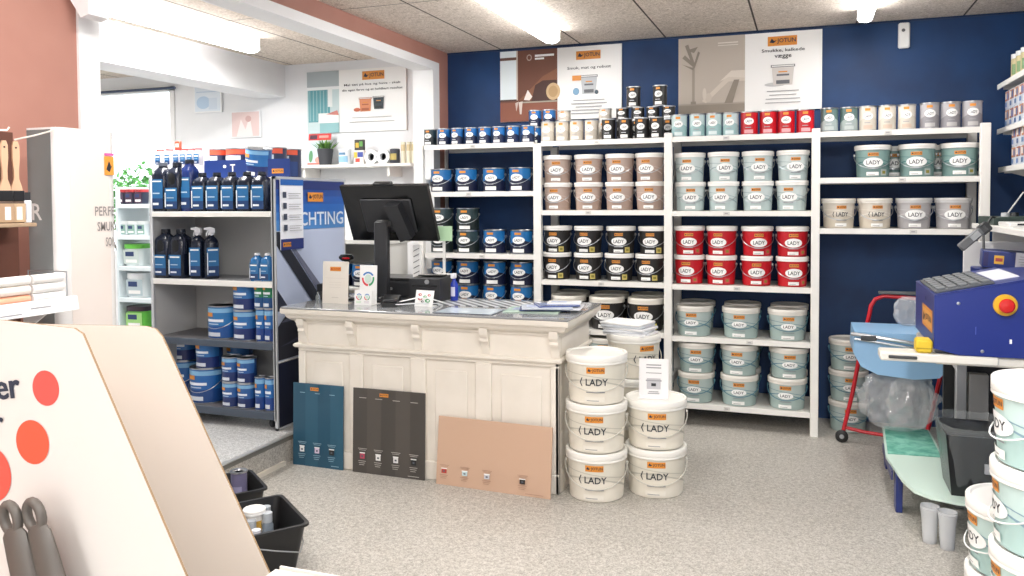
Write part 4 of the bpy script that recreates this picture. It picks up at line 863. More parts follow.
# shelf on the side room wall with small things
SZ = 1.806; sy = 5.70
m = MB(); m.box((-4.10, sy, SZ-.022), (-2.90, YW-.002, SZ), M_SHELF, bev=.002); m.box((-3.9, sy+.03, SZ-.10), (-3.88, YW-.002, SZ-.022), M_SHELF); m.box((-3.12, sy+.03, SZ-.10), (-3.10, YW-.002, SZ-.022), M_SHELF)
tag(m.build('wall_shelf'), 'white wall shelf under the two can advert in the side room', 'shelf')
t = thing('magazine', 'colour magazine standing on the side room shelf', 'magazine', (-3.83, 5.84, SZ)); b = MB(); T = Matrix.Rotation(-.12, 4, 'X'); b.box((-.115, 0, 0), (.115, .008, .27), mat('e8eef0', .3), T); b.build('cover', t)
a = Art(planar((0, -.001, 0), (1, 0, 0), (0, sin(.12), cos(.12)))); a.rect(-.105, .215, .115, .27, mat('d23c3c', .4)); a.rect(-.09, .225, -.02, .26, mat('4a2a3c', .4)); a.rect(0, .235, .09, .255, mat('f09a90', .4)); a.rect(-.105, .01, .115, .21, mat('c8dbe2', .4)); a.ell(.03, .145, .035, .04, INK); a.ell(.03, .145, .024, .03, mat('c8dbe2', .4)); a.ell(.02, .05, .05, .03, mat('e39a8c', .4)); a.ell(-.07, .08, .02, .05, mat('5f9a6c', .4)); a.rect(-.1, .01, .11, .025, mat('d8786c', .4)); a.mb.build('print', t)
t = thing('potted_plant', 'small green grass plant in a dark grey pot', 'plant', (xat(326.5, 5.80), 5.80, SZ)); b = MB(); b.lathe([(0, 0), (.048, 0), (.066, .125), (.066, .135), (.058, .135), (.055, .12), (0, .12)], mat('3b3d42', .6), 24); b.build('pot', t)
b = MB(); rnd = random.Random(3)
for i in range(90):
    q = rnd.random()*2*pi; r0 = rnd.random()*.045; ln = .06+.06*rnd.random(); tl = .2+.7*rnd.random(); p0 = Vector((r0*cos(q), r0*sin(q), .118)); d = Vector((cos(q)*sin(tl), sin(q)*sin(tl), cos(tl))); sd = Vector((-sin(q), cos(q), 0))*.0045; mid = p0+d*ln*.5+Vector((0, 0, .008)); e = p0+d*ln
    b.add([p0-sd, p0+sd, mid+sd, e, mid-sd], [(0, 1, 2, 3, 4)], mat(('5f8f3c', '7aa84c', '4b7a34')[i % 3], .5))
b.build('leaves', t)
def small(name, label, cat, px, prof, m_, art=None, y=5.80, seg=20, H=.1):
    t = thing(name, label, cat, (xat(px, y), y, SZ)); b = MB(); b.lathe(prof, m_, seg); b.build('body', t)
    if art: a = Art(wrap(prof[2][0], prof[2][0], H)); art(a); a.mb.build('label', t)
small('paint_tin', 'small white and pale blue tin right of the potted plant', 'tin', 346, [(0, 0), (.048, 0), (.050, .004), (.050, .125), (.046, .13), (0, .13)], mat('e6ecf0', .4), lambda a: (a.rect(-.05, .02, .05, .07, mat('8fbbd6', .4), 6), a.rect(-.03, .08, .03, .1, mat('5a86a8', .4), 4)))
small('cup', 'dark jar with yellow print beside the white rolls', 'jar', 396, [(0, 0), (.038, 0), (.040, .004), (.040, .115), (.03, .12), (0, .12)], mat('3a3d48', .4), lambda a: a.rect(-.03, .03, .03, .08, mat('b7a35c', .4), 5))
for i, px in enumerate((404.5, 410, 415)):
    small('candle', 'tall cream candle at the right end of the shelf, %s' % ordn(i, 3), 'candle', px, [(0, 0), (.019, 0), (.020, .004), (.020, .165), (.016, .17), (0, .17)], mat('e3dcc8', .5), lambda a: a.rect(-.02, .10, .02, .15, mat('cdb98c', .5), 4))
for i, px in enumerate((373, 385)):
    m = MB(); T = Matrix.Translation((0, 0, .058)) @ Matrix.Rotation(pi/2, 4, 'X'); m.lathe([(.030, -.02), (.058, -.02), (.058, .02), (.030, .02), (.030, -.02)], mat('eceff0', .5), 26, T); tag(m.build('tape_roll', loc=(xat(px, 5.78), 5.78, SZ)), 'white tape roll standing on edge on the shelf, %s one' % ('left', 'right')[i], 'tape roll', 'white rolls on the shelf')
m = MB(); m.box((-.045, -.02, 0), (.045, .02, .115), mat('e3ddd8', .4)); m.box((-.03, -.022, .02), (.01, -.02, .05), mat('c8473c', .4)); m.box((-.01, -.022, .06), (.04, -.02, .10), mat('3f4f9c', .4)); m.box((-.042, -.022, .055), (-.014, -.02, .10), mat('d9b23c', .4)); tag(m.build('sample_box', loc=(xat(361, 5.80), 5.80, SZ)), 'small box with red, blue and yellow squares on the shelf', 'box')
m = MB(); m.box((-.04, -.015, 0), (.04, .015, .085), mat('3c3a34', .4)); m.box((-.03, -.017, .02), (.0, -.015, .06), mat('c7a83c', .4)); m.box((.005, -.017, .03), (.035, -.015, .07), mat('5f9a4c', .4)); tag(m.build('sample_box', loc=(xat(361, 5.80), 5.80, SZ+.116)), 'dark sample box stacked on the coloured square box', 'box')

# low white cabinet behind the till with blue tins
lc = thing('low_cabinet', 'low white open cabinet behind the till monitor', 'cabinet', (-3.22, 5.22, PZ))
for a0, b0, nm in (((-.38, 0, 0), (-.36, .36, 1.04), 'side_panel'), ((.33, 0, 0), (.35, .36, 1.04), 'side_panel'), ((-.40, -.01, 1.04), (.37, .37, 1.075), 'top'), ((-.36, 0, .70), (.33, .36, .72), 'shelf'), ((-.36, 0, .02), (.33, .36, .05), 'shelf'), ((-.36, .345, .05), (.33, .36, 1.04), 'back')):
    b = MB(); b.box(a0, b0, M_SHELF if nm != 'back' else M_SHELFD, bev=.002); b.build(nm, lc)
for i, x in enumerate((-3.47, -3.29, -3.11)):
    spawn('k_navy', 'blue handled tin in the cabinet behind the till, %s' % ordn(i, 3), 'paint tin', (x, 5.33, PZ+.721), .1, 'tins in the low cabinet')
m = MB(); m.box((-.025, -.01, 0), (.025, .01, .20), mat('f0f0ee', .4))
for i in range(5): m.tube([(-.02, -.0105, .02+i*.035), (.02, -.0105, .04+i*.035)], .0022, INK, 4)
tag(m.build('paper_strip_box', loc=(-2.25, 4.50, CT+.127)), 'narrow white box with black zigzag marks on the cash drawer', 'box')
m = MB(); m.box((-.055, -.006, 0), (.055, .006, .09), mat('b9dcb4', .4)); m.box((-.008, 0, -.20), (.008, .008, 0), mat('e4e4e0', .4)); m.box((-.04, -.03, -.205), (.04, .04, -.20), mat('e4e4e0', .4)); tag(m.build('green_card_stand', loc=(-2.07, 4.50, CT+.147+.205)), 'pale green card on a white stem on the printer', 'card')

# ================================================================== left display fixture
ec = thing('graphic_column', 'tall boxy display column with grey and beige printed sides', 'display column', (-2.36, 2.12, 0))
m = MB(); x0, x1, y0, y1 = -.072, .065, -.12, .125
pr = [(x0, y0), (x1-.03, y0)]+[(x1-.03+.03*sin(q*pi/12), y0+.03-.03*cos(q*pi/12)) for q in range(1, 7)]+[(x1, y1-.04)]+[(x1-.04+.04*cos(q*pi/12), y1-.04+.04*sin(q*pi/12)) for q in range(1, 7)]+[(x0, y1)]
m.prism(pr, .03, 1.752, mat('dcdad8', .35), 'z'); m.prism([(p[0]*.98, p[1]*.98) for p in pr], 0, .03, mat('77777a', .4), 'z'); m.build('body', ec)
def gfab():
    mm, nt, b_ = nodes_mat('grey_gradient_print'); tc = N(nt, 'ShaderNodeTexCoord'); sx = N(nt, 'ShaderNodeSeparateXYZ'); nt.links.new(tc.outputs['Generated'], sx.inputs[0]); r = ramp(nt, [(0, 'b4b6b6'), (.3, '929696'), (1, '6e7474')]); nt.links.new(sx.outputs['Z'], r.inputs[0]); nt.links.new(r.outputs[0], b_.inputs['Base Color']); b_.inputs['Roughness'].default_value = .4; return mm
m = MB(); m.box((x0+.001, y0-.0015, .5), (x1-.032, y0, 1.745), gfab()); m.build('grey_print', ec)
a = Art(planar((0, y0-.0018, 0), (1, 0, 0), (0, 0, 1))); a.text('R', x0+.040, 1.475, .055, mat('d8d8d6', .5)); a.mb.build('letter', ec)
m = MB(); m.box((x1, y0+.04, .1), (x1+.0015, y1-.042, 1.745), paint_mat('beige_print', 'd9cec6', 'e0d6cf', 2)); m.build('beige_print', ec)
a = Art(planar((x1+.002, 0, 0), (0, 1, 0), (0, 0, 1))); gi = mat('8a8482', .5)
Y_ = lambda px: -2.295/tan(atan((px-512)/814.8)-radians(YAW))*-1*-1-2.12
for tx, pa, pb, z in (('PERFE', 95, 116.5, 1.475), ('SMUK', 97, 116.5, 1.422), ('SON', 105, 117, 1.368)):
    ya = -2.295/tan(atan((pa-512)/814.8)-radians(YAW))-2.12; yb = -2.295/tan(atan((pb-512)/814.8)-radians(YAW))-2.12; yb = min(yb, y1-.022)
    a.text(tx, (ya+yb)/2, z, .032, gi, yb-ya)
ya = -2.295/tan(atan((105-512)/814.8)-radians(YAW))-2.12; yb = min(ya+.05, y1-.022); a.rect(ya, 1.60, yb, 1.665, mat('e8963c', .4)); a.poly([(ya+.008, 1.62), (ya+.02, 1.65), (ya+.03, 1.63), (yb-.006, 1.64), (ya+.022, 1.61)], INK); a.rect(ya, 1.668, yb, 1.676, mat('e05a9a', .4)); a.mb.build('lettering', ec)
# shelf, rollers, brushes
t = thing('roller_shelf', 'white shelf with price rail holding paint rollers', 'shelf', (-2.44, 1.45, 1.185)); b = MB(); b.box((.042, -.60, 0), (.235, .52, .012), M_TRIM); b.build('board', t)
b = MB(); b.prism([(.235, -.025), (.247, -.022), (.240, .022), (.232, .022)], -.60, .525, mat('f0f0f0', .3), 'y'); b.build('price_rail', t)
a = Art(planar((.2475, 0, -.022), (0, 1, 0), (-.15, 0, 1))); [a.rect(-.55+i*.10, .008+(i % 2)*.012, -.48+i*.10, .012+(i % 2)*.012, GREYINK) for i in range(10)]; a.mb.build('price_labels', t)
b = MB(); b.tube([(.225, .50, .012), (.225, .50, .10), (.06, .50, .10), (.06, .50, .012)], .0025, M_WIRE, 6); b.build('wire_divider', t)
b = MB(); b.prism([(.045, -.10), (.045, .0), (.20, .0)], .49, .50, M_TRIM, 'y'); b.build('bracket', t)
cs_ = (('f0eeea', 'white'), ('efe6dc', 'cream'), ('e0a184', 'orange pink'))
for k in range(3):
    m = MB(); T = Matrix.Translation((0, 0, .0145)) @ Matrix.Rotation(pi/2, 4, 'X'); m.lathe([(.006, -.055), (.0142, -.055), (.0142, .055), (.006, .055)], mat('edebe8', .8), 16, T); tag(m.build('roller_sleeve', loc=(-2.225, 1.885, 1.1975+k*.029)), 'white roller sleeve by the wire divider, %s' % ('bottom one', 'middle one', 'top one')[k], 'roller sleeve', 'short roller sleeves')
    m = MB(); m.lathe([(.006, -.13), (.0142, -.13), (.0142, .13), (.006, .13)], mat(cs_[2-k][0], .8), 16, T); tag(m.build('roller_sleeve', loc=(-2.225, 1.69, 1.1975+k*.029)), 'long %s roller sleeve at the left photo edge, %s' % (cs_[2-k][1], ('bottom one', 'middle one', 'top one')[k]), 'roller sleeve', 'long roller sleeves')
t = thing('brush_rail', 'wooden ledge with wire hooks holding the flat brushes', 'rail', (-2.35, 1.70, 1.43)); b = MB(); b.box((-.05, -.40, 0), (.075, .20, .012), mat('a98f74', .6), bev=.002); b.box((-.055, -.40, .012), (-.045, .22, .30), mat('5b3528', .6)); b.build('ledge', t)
for p, q in (((-.05, -.05, .30), (.05, .125, .296)), ((-.02, .205, .275), (.05, .29, .31))): b = MB(); b.tube([p, ((p[0]+q[0])/2, (p[1]+q[1])/2, (p[2]+q[2])/2-.002), q, (q[0], q[1]+.008, q[2]+.01)], .003, mat('e6e2da', .3, .5), 6); b.build('wire_hook', t)
b = MB(); b.box((-.055, -.80, -1.43), (-.05, .235, 0), mat('5d3628', .7)); b.build('back_panel', t)  # brown board, its shading taken into the dark colour
def brush(loc, label, sleeve, rz=1.2, wood=True):
    t = thing('paint_brush', label, 'paint brush', loc, rz, 'brushes on the ledge'); b = MB()
    pr = [(-.016, .10), (-.014, .112), (-.007, .135), (-.0068, .16), (-.010, .20), (-.0095, .238), (-.005, .252), (.005, .252), (.0095, .238), (.010, .20), (.0068, .16), (.007, .135), (.014, .112), (.016, .10)]
    b.prism(pr, -.006, .006, mat('c9a283', .5), 'y'); b.lathe([(0, -.0065), (.0032, -.0065), (.0032, .0065), (0, .0065)], mat('3b2b22', .5), 10, Matrix.Translation((0, 0, .232)) @ Matrix.Rotation(pi/2, 4, 'X')); b.build('handle', t)
    b = MB(); b.box((-.021, -.008, .068), (.021, .008, .100), mat('2b2a2a', .3, .4), bev=.002); b.build('ferrule', t)
    b = MB(); b.box((-.020, -.0065, .0), (.020, .0065, .068), mat('5a4a40', .8), bev=.002); b.build('bristles', t)
    b = MB(); b.box((-.022, -.010, .002), (.022, .010, .060), mat(sleeve, .6), bev=.001); b.box((-.004, -.0105, .01), (.012, -.0100, .05), mat('e4ded4', .6)); b.build('sleeve', t)
def bl(px): y = -2.30/tan(atan((px-512)/814.8)-radians(YAW)); return (-2.30, y, 1.4425)
brush(bl(6), 'flat brush with wooden handle and brown sleeve, left one', 'a3876a'); brush(bl(17.5), 'flat brush with wooden handle and tan sleeve, right one', 'b79c7c')
m = MB(); m.box((-.02, -.009, 0), (.02, .009, .070), mat('e6e6ea', .4), bev=.002); m.box((-.018, -.007, .070), (.018, .007, .095), mat('2a2a2c', .4)); m.box((-.006, -.0095, .01), (.006, -.009, .06), mat('b9b9c4', .4)); o = m.build('brush_pack', loc=(-2.305, bl(25.5)[1], 1.4425), rot=(0, 0, 1.2)); tag(o, 'white cased brush head at the right end of the ledge', 'brush')
# wall bracket fitting at the opening
t = thing('wall_light', 'white box light fitting high on the left jamb', 'wall light', (-2.655, 2.42, 2.24), 0); b = MB(); b.prism([(-.03, .08), (-.03, .40), (.09, .40), (.09, -.02), (.05, -.03)], -.035, .06, mat('f2f4f6', .3), 'y'); b.build('housing', t)
b = MB(); b.prism([(.0, .12), (.0, .36), (.06, .36), (.06, .05)], -.040, -.034, mat('c3d4de', .2), 'y'); b.build('lens_panel', t)

# ================================================================== front display stand
fd = thing('display_stand', 'big white cardboard display stand with red dots', 'display stand', (-1.3, 1.1, 0))
EDGE = mat('8f7558', .8); CARD = mat('dad5cf', .45); CARD2 = mat('ebe0d5', .5)
def cheek(name, pts, y, th):
    b = MB(); p = [(x+1.3, z) for x, z in pts]; n = len(p); m_ = CARD if y < 1.3 else CARD2
    vs = [(x, y-1.1, z) for x, z in p]+[(x, y-1.1+th, z) for x, z in p]
    b.add(vs, [tuple(range(n)), tuple(range(2*n-1, n-1, -1))], m_); b.add(vs, [(i, i+n, (i+1) % n+n, (i+1) % n) for i in range(n)], EDGE)
    b.build(name, fd)
cheek('near_side', [(-1.85, 0), (-1.85, 1.30), (-1.417, 1.284), (-1.235, 1.277), (-1.215, 1.268), (-.72, .355), (-.72, 0)], 1.1, .005)
cheek('far_side', [(-1.85, 0), (-1.85, 1.20), (-1.46, 1.212), (-1.432, 1.207), (-1.413, 1.19), (-1.115, .655), (-.80, .10), (-.80, 0)], 1.5, .005)
b = MB(); b.box((-.55, .0, .02), (-.54, .40, 1.19), CARD); b.build('back', fd)
b = MB(); b.box((.19, .010, .675), (.52, .404, .683), CARD); b.box((.52, .010, .640), (.526, .398, .690), CARD); b.box((.20, .404, .60), (.52, .410, .690), CARD); b.build('tray', fd)
ang = radians(9)
def mpd(u, v, k): return (u*cos(ang)-v*sin(ang), -k-.0006, u*sin(ang)+v*cos(ang))
a = Art(lambda u, v, k: (u, -k-.0004, v), .0004)
for x, z, r, c in ((-1.306, 1.164, .0325, 'e8574f'), (-1.342, 1.061, .041, 'ef5b42'), (-1.452, .99, .054, 'e85a4c')): a.ell(x+1.3, z, r, r, mat(c, .45), 30)
a.mb.build('red_dots', fd)
a = Art(lambda u, v, k: (-.098+u*cos(ang)-v*sin(ang), -.0010-k, 1.142+u*sin(ang)+v*cos(ang)), .0003); dk = mat('2e3748', .5)
for ox_ in (0, .0012, -.0012): a.text('er', .0+ox_, .012, .034, dk, .062)
for ox_ in (0, .0012, -.0012): a.text('r', -.034+ox_, -.052, .030, dk, .022)
a.mb.build('lettering', fd)
def tool(name, label, px, zt, lean, yy):
    t = thing(name, label, 'tool', (xat(px, yy), yy, zt), 0); g_ = mat('5c5650', .45); b = MB()
    pts = [(.0165*cos(q*pi/9), 0, .025*sin(q*pi/9)) for q in range(18)]; T = Matrix.Rotation(lean, 4, 'Y')
    b.tube(pts, .0085, g_, 10, T, closed=True)
    b.build('hanging_loop', t); b = MB(); prof = [(.019, .014, 0), (.017, .006, .008), (.0275, -.008, .011), (.029, -.045, .014), (.030, -.08, .015), (.032, -.13, .016), (.031, -.20, .016), (.026, -.30, .014)]
    vs = []; fs = []; n = 14
    for (w, z, d) in prof[1:]:
        for k in range(n): q = 2*pi*k/n; vs.append((w*cos(q), max(d, .006)*sin(q), z-.022))
    for i in range(len(prof)-2):
        for k in range(n): fs.append((i*n+k, (i+1)*n+k, (i+1)*n+(k+1) % n, i*n+(k+1) % n))
    fs.append(tuple(range(n))); fs.append(tuple((len(prof)-2)*n+k for k in range(n-1, -1, -1)))
    b.add(vs, fs, g_, True, T); b.build('grip', t)
tool('tool_handle', 'grey rubber tool handle with oval hanging hole, right one', 27, .952, -.33, 1.045)
tool('tool_handle', 'grey rubber tool handle cut by the photo corner, left one', 3, .945, -.30, 1.035)

# black buckets on the floor
BK = mat('1d1d1e', .4)
def bucket(loc, rz, Lx, Wy, Hh, label):
    t = thing('plastic_bucket', label, 'bucket', loc, rz, 'black buckets on the floor'); b = MB()
    def ring(f, z, off=0):
        x, y, c = Lx/2*f+off, Wy/2*f+off, .03; out = []
        for sx_, sy_, a0 in ((1, 1, 0), (-1, 1, 90), (-1, -1, 180), (1, -1, 270)):
            for k in range(5): q = radians(a0+k*22.5); out.append((sx_*(x-c)+c*cos(q), sy_*(y-c)+c*sin(q), z))
        return out
    rs = [ring(.78, 0), ring(1, Hh-.01), ring(1, Hh-.01, .012), ring(1, Hh, .012), ring(1, Hh, -.002), ring(.78, .006, -.002)]; vs = [v for r in rs for v in r]; n = 20
    fs = [(i*n+k, i*n+(k+1) % n, (i+1)*n+(k+1) % n, (i+1)*n+k) for i in range(5) for k in range(n)]+[tuple(range(n-1, -1, -1)), tuple(5*n+k for k in range(n))]
    b.add(vs, fs, BK); b.build('body', t)
    for k in range(6): pass
    b = MB(); b.tube([(Lx*.1, -Wy/2-.006, Hh*.86), (Lx/2*.94, -Wy/2-.008, Hh*.80), (Lx/2+.004, -Wy/2*.8, Hh*.76), (Lx/2+.002, 0, Hh*.58), (Lx/2*.97, Wy/2*.78, Hh*.42), (Lx/2*.8, Wy/2*.97, Hh*.55), (Lx*.1, Wy/2+.003, Hh*.86)], .0028, M_WIRE, 6); b.build('handle', t)
    return t
bucket((-2.13, 2.80, 0), radians(-38), .38, .26, .20, 'black square bucket of paint bottles, nearer of two')
bucket((-2.55, 3.16, 0), radians(-38), .30, .20, .17, 'smaller black bucket by the floor step, farther of two')
for i, (dx, dy, r, h, c, cc, nm) in enumerate(((-.02, -.04, .024, .17, '6c7480', 'aeb4ba', 'front middle'), (-.03, .03, .024, .185, '76808a', 'b4babf', 'back middle'), (.04, -.035, .022, .15, 'a9aab4', 'e2e2ea', 'front right, pale'), (-.09, .04, .024, .19, '5f6a74', 'a9b0b6', 'back left'))):
    q = radians(-38); x = -2.13+dx*cos(q)-dy*sin(q); y = 2.80+dx*sin(q)+dy*cos(q); t = thing('sample_bottle', 'small capped bottle in the nearer black bucket, '+nm, 'bottle', (x, y, .008), 0, 'bottles in the black bucket')
    b = MB(); b.lathe([(0, 0), (r, 0), (r, h*.72), (r*.7, h*.8)], mat(c, .3), 18); b.build('body', t); b = MB(); b.lathe([(r*.72, h*.79), (r*.85, h*.79), (r*.85, h), (0, h)], mat(cc, .4), 16); b.build('cap', t)
q = radians(-38); x = -2.13-.115*cos(q)-.06*sin(q)*-1*-1; y = 2.80-.115*sin(q)-.05*cos(q)
make_pail('tiny', .095, .20, mat('e6e2dc', .4), M_LIDW, lambda a, r, H: (a.rect(-r*1.4, H*.55, r*1.4, H*.78, mat('c9a04c', .4), 10), a.rect(-r*1.4, H*.2, r*1.4, H*.5, mat('5f8fb8', .4), 10)), lidh=.02)
spawn('tiny', 'small white lidded tub with gold band in the black bucket', 'tub', (x-.01, y+.0, .008), 0)
make_tin('jarp', .06, .10, mat('6e6a88', .4), lambda a, r, H: a.rect(-r, H*.2, r, H*.7, mat('9d9ab8', .4), 6))
make_tin('jart', .080, .225, mat('6e6a88', .4), lambda a, r, H: a.rect(-r, H*.2, r, H*.7, mat('9d9ab8', .4), 6))
spawn('jart', 'tall purple grey sample tin standing in the smaller bucket', 'paint tin', (-2.525, 3.15, .008)); spawn('jarp', 'short purple grey sample jar low in the smaller bucket', 'jar', (-2.46, 3.08, .008))

# ================================================================== right wall: shelves
for k, (z, yend) in enumerate(((2.2, 5.76), (1.925, 5.75), (1.69, 5.70))):
    t = thing('wall_shelf', 'white bracket shelf of small boxes at the right edge, %s' % ('highest', 'middle', 'lowest of three')[k], 'shelf', (1.1, yend, z)); b = MB(); b.box((0, -2.2, -.012), (.495, 0, 0), M_SHELF); b.box((-.004, -2.2, -.03), (.004, 0, .002), M_SHELF, bev=.002); b.build('board', t)
    for yy in (-.05, -1.1, -2.1): b = MB(); b.prism([(.02, -.012), (.495, -.012), (.495, -.16), (.46, -.16), (.06, -.035), (.02, -.035)], yy-.006, yy+.006, M_SHELF, 'y'); b.build('bracket', t)
bx = [('c98448', '5f83b0'), ('b8683c', '6a8cc0'), ('c07a50', '4f6fa0')]
for lv, z, nrow, hh, y0 in ((0, 2.201, 1, .15, 5.56), (1, 1.926, 2, .108, 5.60), (2, 1.691, 2, .11, 5.42)):
    for j in range(4):
        for r_ in range(nrow):
            y = y0-j*.115; t = thing('small_box' if lv else 'glass_jar', '%s on the %s right wall shelf, %s%s' % ('small printed box' if lv else 'small jar with pale lid', ('highest', 'middle', 'lowest')[lv], ('nearest the blue wall', 'second from the blue wall', 'third from the blue wall', 'fourth from the blue wall')[j], '' if nrow == 1 else (', upper' if r_ else ', lower')), 'box' if lv else 'jar', (1.17, y, z+r_*(hh+.002)), pi/2*0, 'goods on the right wall shelves')
            b = MB()
            if lv == 0: b.lathe([(0, 0), (.040, 0), (.042, .004), (.042, hh*.8), (.036, hh*.84)], mat('cbbf92', .3), 18); b.build('body', t); b = MB(); b.lathe([(.037, hh*.82), (.042, hh*.82), (.042, hh), (0, hh)], mat('dfe3e6', .3), 18); b.build('lid', t); a = Art(wrap(.042, .042, hh)); a.rect(-.05, hh*.2, .04, hh*.6, mat('7a9a6c', .4), 8); a.rect(-.02, hh*.3, .02, hh*.5, mat('a8442e', .4), 4); a.mb.build('label', t)
            else:
                b.box((-.05, -.052, 0), (.10, .052, hh), mat('d5dae2', .4), bev=.002); b.build('carton', t)
                for fr_ in (planar((-.05, -.0526, 0), (1, 0, 0), (0, 0, 1)), planar((-.0506, .052, 0), (0, -1, 0), (0, 0, 1))):
                    a = Art(fr_); c1, c2 = bx[(j+r_) % 3]; a.rect(.004, hh*.45, .10, hh*.95, mat(c1, .4)); a.rect(.01, hh*.55, .04, hh*.88, mat('e9e2d8', .4)); a.ell(.07, hh*.68, .018, .024, mat(c2, .4)); a.rect(.008, hh*.12, .05, hh*.36, mat(c2, .4)); a.mb.build('print', t)
# deep worktop shelf
t = thing('deep_shelf', 'deep white wall shelf carrying the electronics at the right edge', 'shelf', (.905, 5.38, 1.36)); b = MB(); b.box((0, -1.6, -.03), (.69, 0, 0), M_SHELF, bev=.003); b.build('board', t); b = MB(); b.box((.1, -.05, -.2), (.69, -.03, -.03), M_SHELF); b.build('bracket', t)
t = thing('control_box', 'dark green electronic box lying on the deep shelf', 'electronics', (1.04, 5.10, 1.36), .1); b = MB(); b.box((-.12, -.15, 0), (.13, .13, .045), mat('2f3f3a', .5), bev=.004); b.build('housing', t)
for i, (x, y) in enumerate(((-.04, -.06), (.03, .02), (.08, -.08))): b = MB(); b.lathe([(0, .045), (.022, .045), (.020, .065), (0, .067)], mat(('b9bcc0', '1f2426', '8a9090')[i], .4), 12, Matrix.Translation((x, y, 0))); b.build('knob', t)
m = MB(); m.tube([(1.00, 5.02, 1.40), (1.04, 5.03, 1.46), (1.09, 5.04, 1.535), (1.12, 5.05, 1.52), (1.135, 5.06, 1.41)], .004, mat('c7c9c8', .4), 6); tag(m.build('cable_loop'), 'pale cable looping above the green electronic box', 'cable')
t = thing('grey_scale', 'grey box with dials behind on the deep shelf', 'electronics', (1.20, 4.85, 1.36), .0); b = MB(); b.box((-.07, -.12, 0), (.12, .12, .07), mat('6c7075', .4), bev=.006); b.build('housing', t); b = MB(); b.box((-.06, -.122, .02), (.10, -.12, .055), mat('2a2d30', .3)); b.build('front_panel', t)
t = thing('white_scale', 'flat white device on the front of the deep shelf', 'electronics', (1.02, 4.78, 1.36), .0); b = MB(); b.box((-.07, -.14, 0), (.12, .14, .022), mat('e2e2e0', .3), bev=.004); b.build('housing', t); b = MB(); b.box((-.04, -.141, .008), (.02, -.14, .018), INK); b.build('display', t)
# white side cabinet with blue boxes
cb = thing('tinting_cabinet', 'white cabinet carrying blue boxes behind the mixing machine', 'cabinet', (1.15, 5.03, 0)); b = MB(); b.box((-.345, -.02, 0), (.42, 0, 1.27), mat('d9dadb', .4), bev=.003); b.build('back_panel', cb); b = MB(); b.box((-.345, -.46, 0), (.42, -.02, 1.06), mat('c9cbce', .4), bev=.004); b.build('body', cb)
b = MB(); b.box((-.33, -.463, .1), (.05, -.46, 1.0), mat('bfc1c5', .4)); do_ = b.build('door', cb); b = MB(); b.box((.02, -.48, .5), (.03, -.463, .65), M_TIN); b.build('handle', do_)
def bbox(name, label, cat, c, s, rz, m_, deco=None, tilt=0):
    t = thing(name, label, cat, c, rz); b = MB(); b.box((-s[0]/2, -s[1]/2, 0), (s[0]/2, s[1]/2, s[2]), m_, bev=.004); b.build('case', t)
    if deco: a = Art(planar((-s[0]/2, -s[1]/2-.0005, 0), (1, 0, 0), (0, 0, 1))); deco(a, s[0], s[2]); a.mb.build('label', t)
    if tilt: t.rotation_euler[1] = tilt
    return t
NB = mat('1f2f72', .35)
bbox('binder', 'blue binder with metal ring lying on the cabinet, left one', 'binder', (.915, 4.74, 1.062), (.20, .26, .085), .0, NB, lambda a, W, H: (a.ell(.025, H*.5, .007, .007, M_TIN, 10), a.ell(W-.02, H*.5, .012, .012, mat('151a2c', .4), 10)))
bbox('binder', 'blue binder lying on the cabinet, cut by the right edge', 'binder', (1.15, 4.74, 1.062), (.22, .26, .075), 0, NB)
bbox('colorant_box', 'blue box with yellow label and white end on the binders', 'box', (.97, 4.74, 1.150), (.26, .20, .085), -.12, NB, lambda a, W, H: (a.rect(W*.02, H*.1, W*.10, H*.9, mat('27235c', .4)), a.rect(W*.20, H*.25, W*.36, H*.75, mat('e3b23c', .4)), a.rect(W*.22, H*.4, W*.34, H*.6, mat('b0403c', .4)), a.rect(W*.55, 0, W*.96, H, mat('e4e6ec', .4)), a.lines(W*.75, H*.75, W*.3, 4, H*.15, .002, GREYINK)), .06)
t = thing('handheld_terminal', 'grey handheld scanner leaning on the blue box', 'scanner', (xat(964, 4.70), 4.70, 1.262)); T = Matrix.Rotation(radians(48), 4, 'Y') @ Matrix.Rotation(-.2, 4, 'X'); b = MB(); b.box((-.022, -.012, -.02), (.022, .012, .15), mat('6d7073', .4), T, bev=.006); b.box((-.028, -.012, .11), (.028, .016, .165), mat('3a3c3e', .4), T, bev=.006); b.build('body', t); b = MB(); b.box((-.014, -.0135, .05), (.014, -.012, .10), mat('a9adb0', .3), T); b.build('screen', t)
m = MB(); m.tube([(.965, 5.00, 1.40), (.915, 4.9, 1.405), (.87, 4.85, 1.33), (.86, 4.78, 1.24), (.875, 4.70, 1.19)], .006, mat('1f2022', .5), 6); tag(m.build('black_cable'), 'black cable hanging from the deep shelf to the handheld scanner', 'cable')

# mixing machine on its table
mm_ = thing('paint_mixer', 'dark blue paint mixing machine with keypad and red stop button', 'machine', (.478, 3.6, .885)); MBL = mat('20307c', .32)
b = MB(); L_ = .70; vs = [(0, 0, .022), (.09, 0, 0), (L_, 0, 0), (L_, 0, .330), (.33, 0, .305), (.0, 0, .232)]; dpt = .58
pr = [(v[0], v[2]) for v in vs]; b.prism(pr, 0, dpt, MBL, 'y'); b.build('housing', mm_)
b = MB(); sl = math.atan2(.073, .33); T = Matrix.Translation((0, 0, .233)) @ Matrix.Rotation(-sl, 4, 'Y'); b.box((.0, -.004, 0), (.33, dpt+.004, .004), MBL, T); b.box((.008, .02, .004), (.22, dpt-.08, .014), mat('55595e', .5), T, bev=.003)
b.build('top_cover', mm_)
b = MB()
for i in range(5):
    for j in range(6): b.box((.018+i*.040, .035+j*.075, .014), (.050+i*.040, .098+j*.075, .021), mat('6a6e72', .5), T, bev=.002)
kp = b.build('keypad', mm_, label='dark grey ribbed keypad mat'); kp['kind'] = 'stuff'
